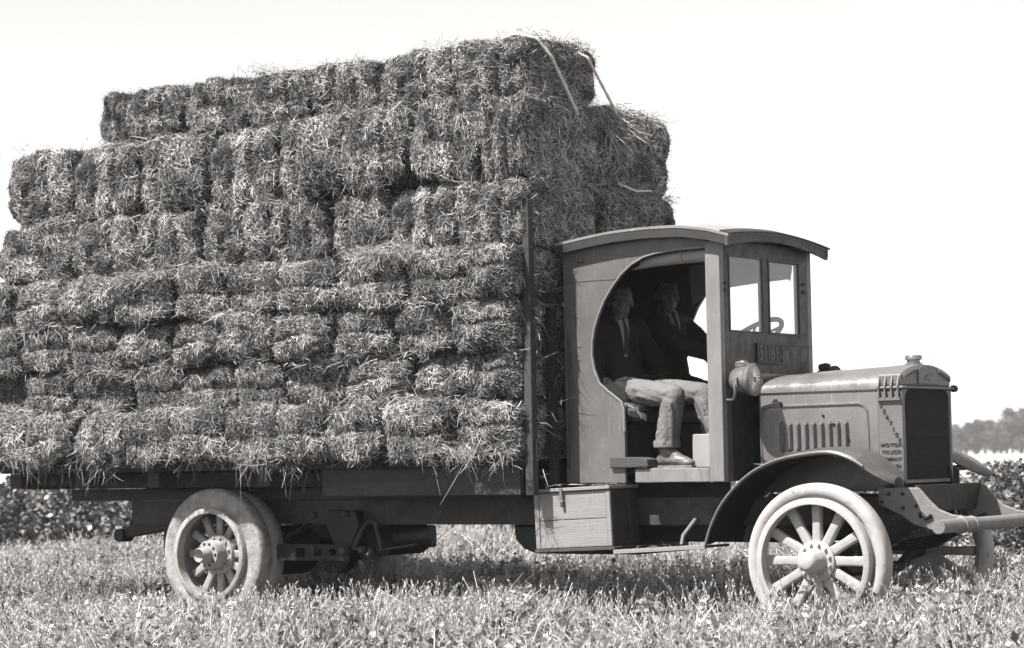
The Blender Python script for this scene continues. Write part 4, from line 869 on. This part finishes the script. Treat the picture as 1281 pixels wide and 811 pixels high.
def person(name_label,J,fdir,hdir,trouser,cuff=True,extra=None):
    root=empty('person',J['hip']); tag(root,name_label,'person','men sitting in the cab')
    B,f,s,u=frame(hdir); H=J['head']; Bt,tf,ts,tu=frame(fdir)
    def h(a,b,c): return H+f*a+s*b+u*c
    balls=[(h(-.012,0,.035),(.098,.077,.088),B),(h(.02,0,-.045),(.068,.058,.068),B),(h(.052,0,-.095),(.026,.03,.022),B),(h(.08,0,.032),(.02,.052,.014),B),
           (h(.092,0,-.012),(.016,.011,.022),B),(h(.085,0,-.054),(.012,.026,.007),B),(h(.084,0,-.066),(.012,.022,.007),B)]
    for q in(-1,1): balls+=[(h(.065,.042*q,-.01),(.022,.022,.020),B),(h(-.005,.079*q,-.005),(.018,.009,.031),B)]
    hip,ch=J['hip'],J['chest']
    caps=[(H+u*-.06-f*.015,ch+Vector((0,0,.13)),.054,.06),(H-f*.005,h(.098,0,-.02),.02,.012)]
    torso=[(hip,hip.lerp(ch,.5),.13,.125),(hip.lerp(ch,.5),ch,.125,.145),(J['shR'],J['shL'],.068,.068),(ch,J['shR'],.12,.07),(ch,J['shL'],.12,.07),(hip-ts*.07,hip+ts*.07,.11,.11)]
    caps+=[(a,b,r0*.9,r1*.9) for a,b,r0,r1 in torso]; jc=[(a,b,r0,r1) for a,b,r0,r1 in torso]
    for q in'RL':
        sh,el,wr=J['sh'+q],J['el'+q],J['wr'+q]; hd=(J['hd'+q]-wr)
        caps+=[(sh,el,.05,.04),(el,wr,.038,.028)]; jc+=[(sh,el,.070,.058),(el,wr-(wr-el)*.04,.056,.046)]
        caps+=hand(wr,hd,J['pm'+q],J.get('curl',.6))
    tc_=[(hip-ts*.06,hip+ts*.06,.115,.115)]
    for q in'RL':
        hp=hip+ts*(.085 if q=='L' else -.085); kn,an,to=J['kn'+q],J['an'+q],J['to'+q]
        caps+=[(hp,kn,.078,.055),(kn,kn.lerp(an,.35),.055,.055),(kn.lerp(an,.35),an,.055,.036),(an,to,.036,.03)]
        cf=kn.lerp(an,.93); tc_+=[(hp,hp.lerp(kn,.5),.098,.088),(hp.lerp(kn,.5),kn,.088,.068),(kn,kn.lerp(an,.5),.068,.070),(kn.lerp(an,.5),cf,.070,.076)]
        if cuff: tc_+=[(kn.lerp(an,.88),cf,.080,.080)]
        for a,(t0,t1,r_) in enumerate(((-.9,-.95,.015),(-.35,.35,.020),(.25,.95,.019))):      # long creases falling from the knee
            tc_.append((kn.lerp(an,.08+.03*a)+Vector((math.sin(t0)*.058,-math.cos(t0)*.058,0)),kn.lerp(an,.86)+Vector((math.sin(t1)*.064,-math.cos(t1)*.064,0)),r_+.004,r_+.004))
        for a,(t0,t1) in enumerate(((.9,.1),(.35,-.5),(-.2,-.9))):                                               # and slanting across the lap
            tc_.append((hp.lerp(kn,.30+.1*a)+Vector((0,-math.cos(t0)*.082,math.sin(t0)*.082)),hp.lerp(kn,.93)+Vector((0,-math.cos(t1)*.060,math.sin(t1)*.060)),.019,.017))
    fused('body','skin',root,caps,balls,.0065,hip,smooth=2)
    # hair cap
    fused('hair','hair',root,[],[(h(-.026,0,.046),(.096,.081,.084),B),(h(-.045,0,.0),(.064,.079,.07),B),(h(.03,.015,.098),(.045,.05,.028),B)],.006,H,disp=.003,dscale=70)
    for q in(-1,1): 
        MB().lathe([(0,-.009),(.006,-.007),(.009,0),(.006,.007),(0,.009)],h(.079,.031*q,.012),'z',10).build('eye','skin',root,smooth=True)
        MB().tube([h(.088,.031*q-.004,.012),h(.0895,.031*q+.004,.012)],.0045,6).build('pupil','hair',root,smooth=True)
        MB().tube([h(.090,.014*q,.035),h(.088,.034*q,.039),h(.074,.052*q,.032)],.004,5).build('eyebrow','hair',root)
    for q in 'RL': hp=hip+ts*(.085 if q=='L' else -.085); jc.append((hp,hp.lerp(J['kn'+q],.20),.116,.108))
    fused('jacket','jacket',root,jc,[],.011,hip,disp=.018,smooth=3,dscale=13)
    fused('trousers',trouser,root,tc_,[],.008,hip,disp=.0075,smooth=2,fold=1.150)
    if cuff:
        for q in'RL': kn,an=J['kn'+q],J['an'+q]; c=kn.lerp(an,.90); MB().lathe([(.079,-.028),(.085,-.024),(.087,.012),(.083,.018),(.078,.014)],(c.x,c.y,1.172),'z',24,True).build('cuff',trouser,root,smooth=True)
    c0=ch+tf*.13; nk=ch+Vector((0,0,.165))+tf*.045
    def tp(a,b,c): return ch+tf*a+ts*b+Vector((0,0,c))
    # shirt front: a narrow wedge opening down the chest, tie over it, folded collar wings
    b=MB(); ws=[(.075,.165,.046),(.118,.12,.038),(.150,.06,.030),(.160,-.02,.020),(.158,-.12,.006)]
    va=[b.bm.verts.new(tp(a,w,c)) for a,c,w in ws]; vm=[b.bm.verts.new(tp(a+.014,0,c)) for a,c,w in ws]; vb=[b.bm.verts.new(tp(a,-w,c)) for a,c,w in ws]
    for i in range(4): b.bm.faces.new((va[i],va[i+1],vm[i+1],vm[i])); b.bm.faces.new((vm[i],vm[i+1],vb[i+1],vb[i]))
    b.build('shirt_front','shirt',root,solid=.008,smooth=True)
    for q in(-1,1):
        MB().prism([(0,0),(.035,-.012),(.03,-.058),(.0,-.02)],'x',0,.006).build('collar','shirt',root,loc=(0,0,0)).matrix_basis=Matrix.Translation(tp(.088,.004*q,.168)-hip)@Bt@Matrix.Diagonal((1,q,1,1))
    MB().tube([tp(.112,0,.145),tp(.135,0,.11),tp(.170,0,.05),tp(.176,0,-.02),tp(.168,0,-.10)],[.015,.009,.013,.016,.018],8).build('necktie','tie',root,smooth=True)
    for q in'RL':
        an,to=J['an'+q],J['to'+q]; d=(to-an); d.z=0; d.normalize(); heel=Vector((an.x,an.y,1.055))-d*.035; toe=heel+d*.255
        F,ff,fs,fu=frame(d)
        bt=fused('boot','boot',root,[(an+Vector((0,0,.03)),Vector((an.x,an.y,1.07)),.050,.046),(heel+Vector((0,0,.01)),heel+d*.10+Vector((0,0,.012)),.038,.042),(heel+d*.10+Vector((0,0,.012)),heel+d*.19+Vector((0,0,-.002)),.044,.036),(an+d*.02,heel+d*.13+Vector((0,0,.02)),.046,.036)],
              [(heel+d*.20+Vector((0,0,-.008)),(.052,.044,.030),F)],.006,heel,disp=.004,smooth=2,dscale=45)
        MB().prism([(-.045,.033),(.06,.036),(.16,.047),(.215,.044),(.25,.025),(.262,0),(.25,-.025),(.215,-.044),(.16,-.047),(.06,-.036),(-.045,-.033),(-.055,0)],'z',-.042,-.022).build('sole','sole',bt,loc=(0,0,0)).matrix_basis=F
        for k in range(5):
            c=heel+d*(.075+k*.022)+Vector((0,0,.078-k*.012)); MB().tube([c+fs*.022,c+Vector((0,0,.006)),c-fs*.022],.0028,5).build('lace','dark',bt)
    return root
V3=Vector
J1=dict(hip=V3((-1.57,.50,1.51)),chest=V3((-1.665,.49,1.85)),head=V3((-1.60,.46,2.085)),
  shR=V3((-1.715,.315,1.92)),shL=V3((-1.60,.66,1.92)),elR=V3((-1.69,.28,1.60)),wrR=V3((-1.475,.30,1.435)),hdR=V3((-1.38,.295,1.39)),pmR=V3((0,0,-1)),
  elL=V3((-1.50,.76,1.66)),wrL=V3((-1.40,.62,1.58)),hdL=V3((-1.34,.55,1.57)),pmL=V3((0,0,-1)),
  knR=V3((-1.145,.355,1.475)),anR=V3((-1.215,.355,1.12)),toR=V3((-1.03,.335,1.04)),
  knL=V3((-1.06,.57,1.485)),anL=V3((-.945,.57,1.12)),toL=V3((-.80,.56,1.04)),curl=.35)

person('man in dark jacket, pale tie and light trousers sitting nearest, boot on the cab sill',J1,V3((.86,-.55,0)),V3((.58,-.82,0)),'trousers')
J2=dict(hip=V3((-1.60,1.07,1.52)),chest=V3((-1.63,1.06,1.89)),head=V3((-1.60,1.04,2.15)),
  shR=V3((-1.60,.88,1.97)),shL=V3((-1.60,1.24,1.97)),elR=V3((-1.36,.86,1.80)),wrR=V3((-1.19,.93,1.745)),hdR=V3((-1.10,.96,1.73)),pmR=V3((.2,0,-1)),
  elL=V3((-1.36,1.27,1.72)),wrL=V3((-1.18,1.16,1.79)),hdL=V3((-1.09,1.12,1.83)),pmL=V3((.2,0,-1)),
  knR=V3((-1.12,.92,1.46)),anR=V3((-1.05,.92,1.12)),toR=V3((-.88,.92,1.04)),
  knL=V3((-1.10,1.17,1.46)),anL=V3((-1.02,1.18,1.12)),toL=V3((-.86,1.18,1.04)),curl=1.1)
person('driver in dark clothes behind the steering wheel on the far side of the cab',J2,V3((.85,-.5,0)),V3((.75,-.65,0)),'jacket')
# loose block on the cab sill, pale stand-in shape on the floor
o=MB().prism([(-1.52,1.022),(-1.235,1.022),(-1.24,1.075),(-1.30,1.088),(-1.515,1.092)],'y',.165,.29).build('wood_block','woodgrey',bevel=.008); tag(o,'dark rough block of wood lying on the cab sill behind the boot','block')
o=MB().box(-1.062,-.93,.42,.66,1.016,1.226).build('pale_stand_in','pale',bevel=.006); tag(o,'pale upright shape standing in for a sunlit patch on the cab floor behind the pillar','box')  # added pale shape for an unidentified sunlit patch beside the legs
# ------------------------------------------------------------------ haze
HAZE=.00042
if HAZE:
    hz=MB().box(-2450,2450,-2450,2450,-1.2,16).build('haze','soil'); me=hz.data; me.materials.clear()
    hm=bpy.data.materials.new('haze'); hm.use_nodes=True; nt=hm.node_tree; nt.nodes.clear()
    v=nt.nodes.new('ShaderNodeVolumePrincipled'); v.inputs['Density'].default_value=HAZE; v.inputs['Color'].default_value=(1,.985,.97,1); oo=nt.nodes.new('ShaderNodeOutputMaterial')
    nt.links.new(v.outputs[0],oo.inputs['Volume']); me.materials.append(hm); hz['kind']='stuff'; hz['label']='thin summer haze over the field'
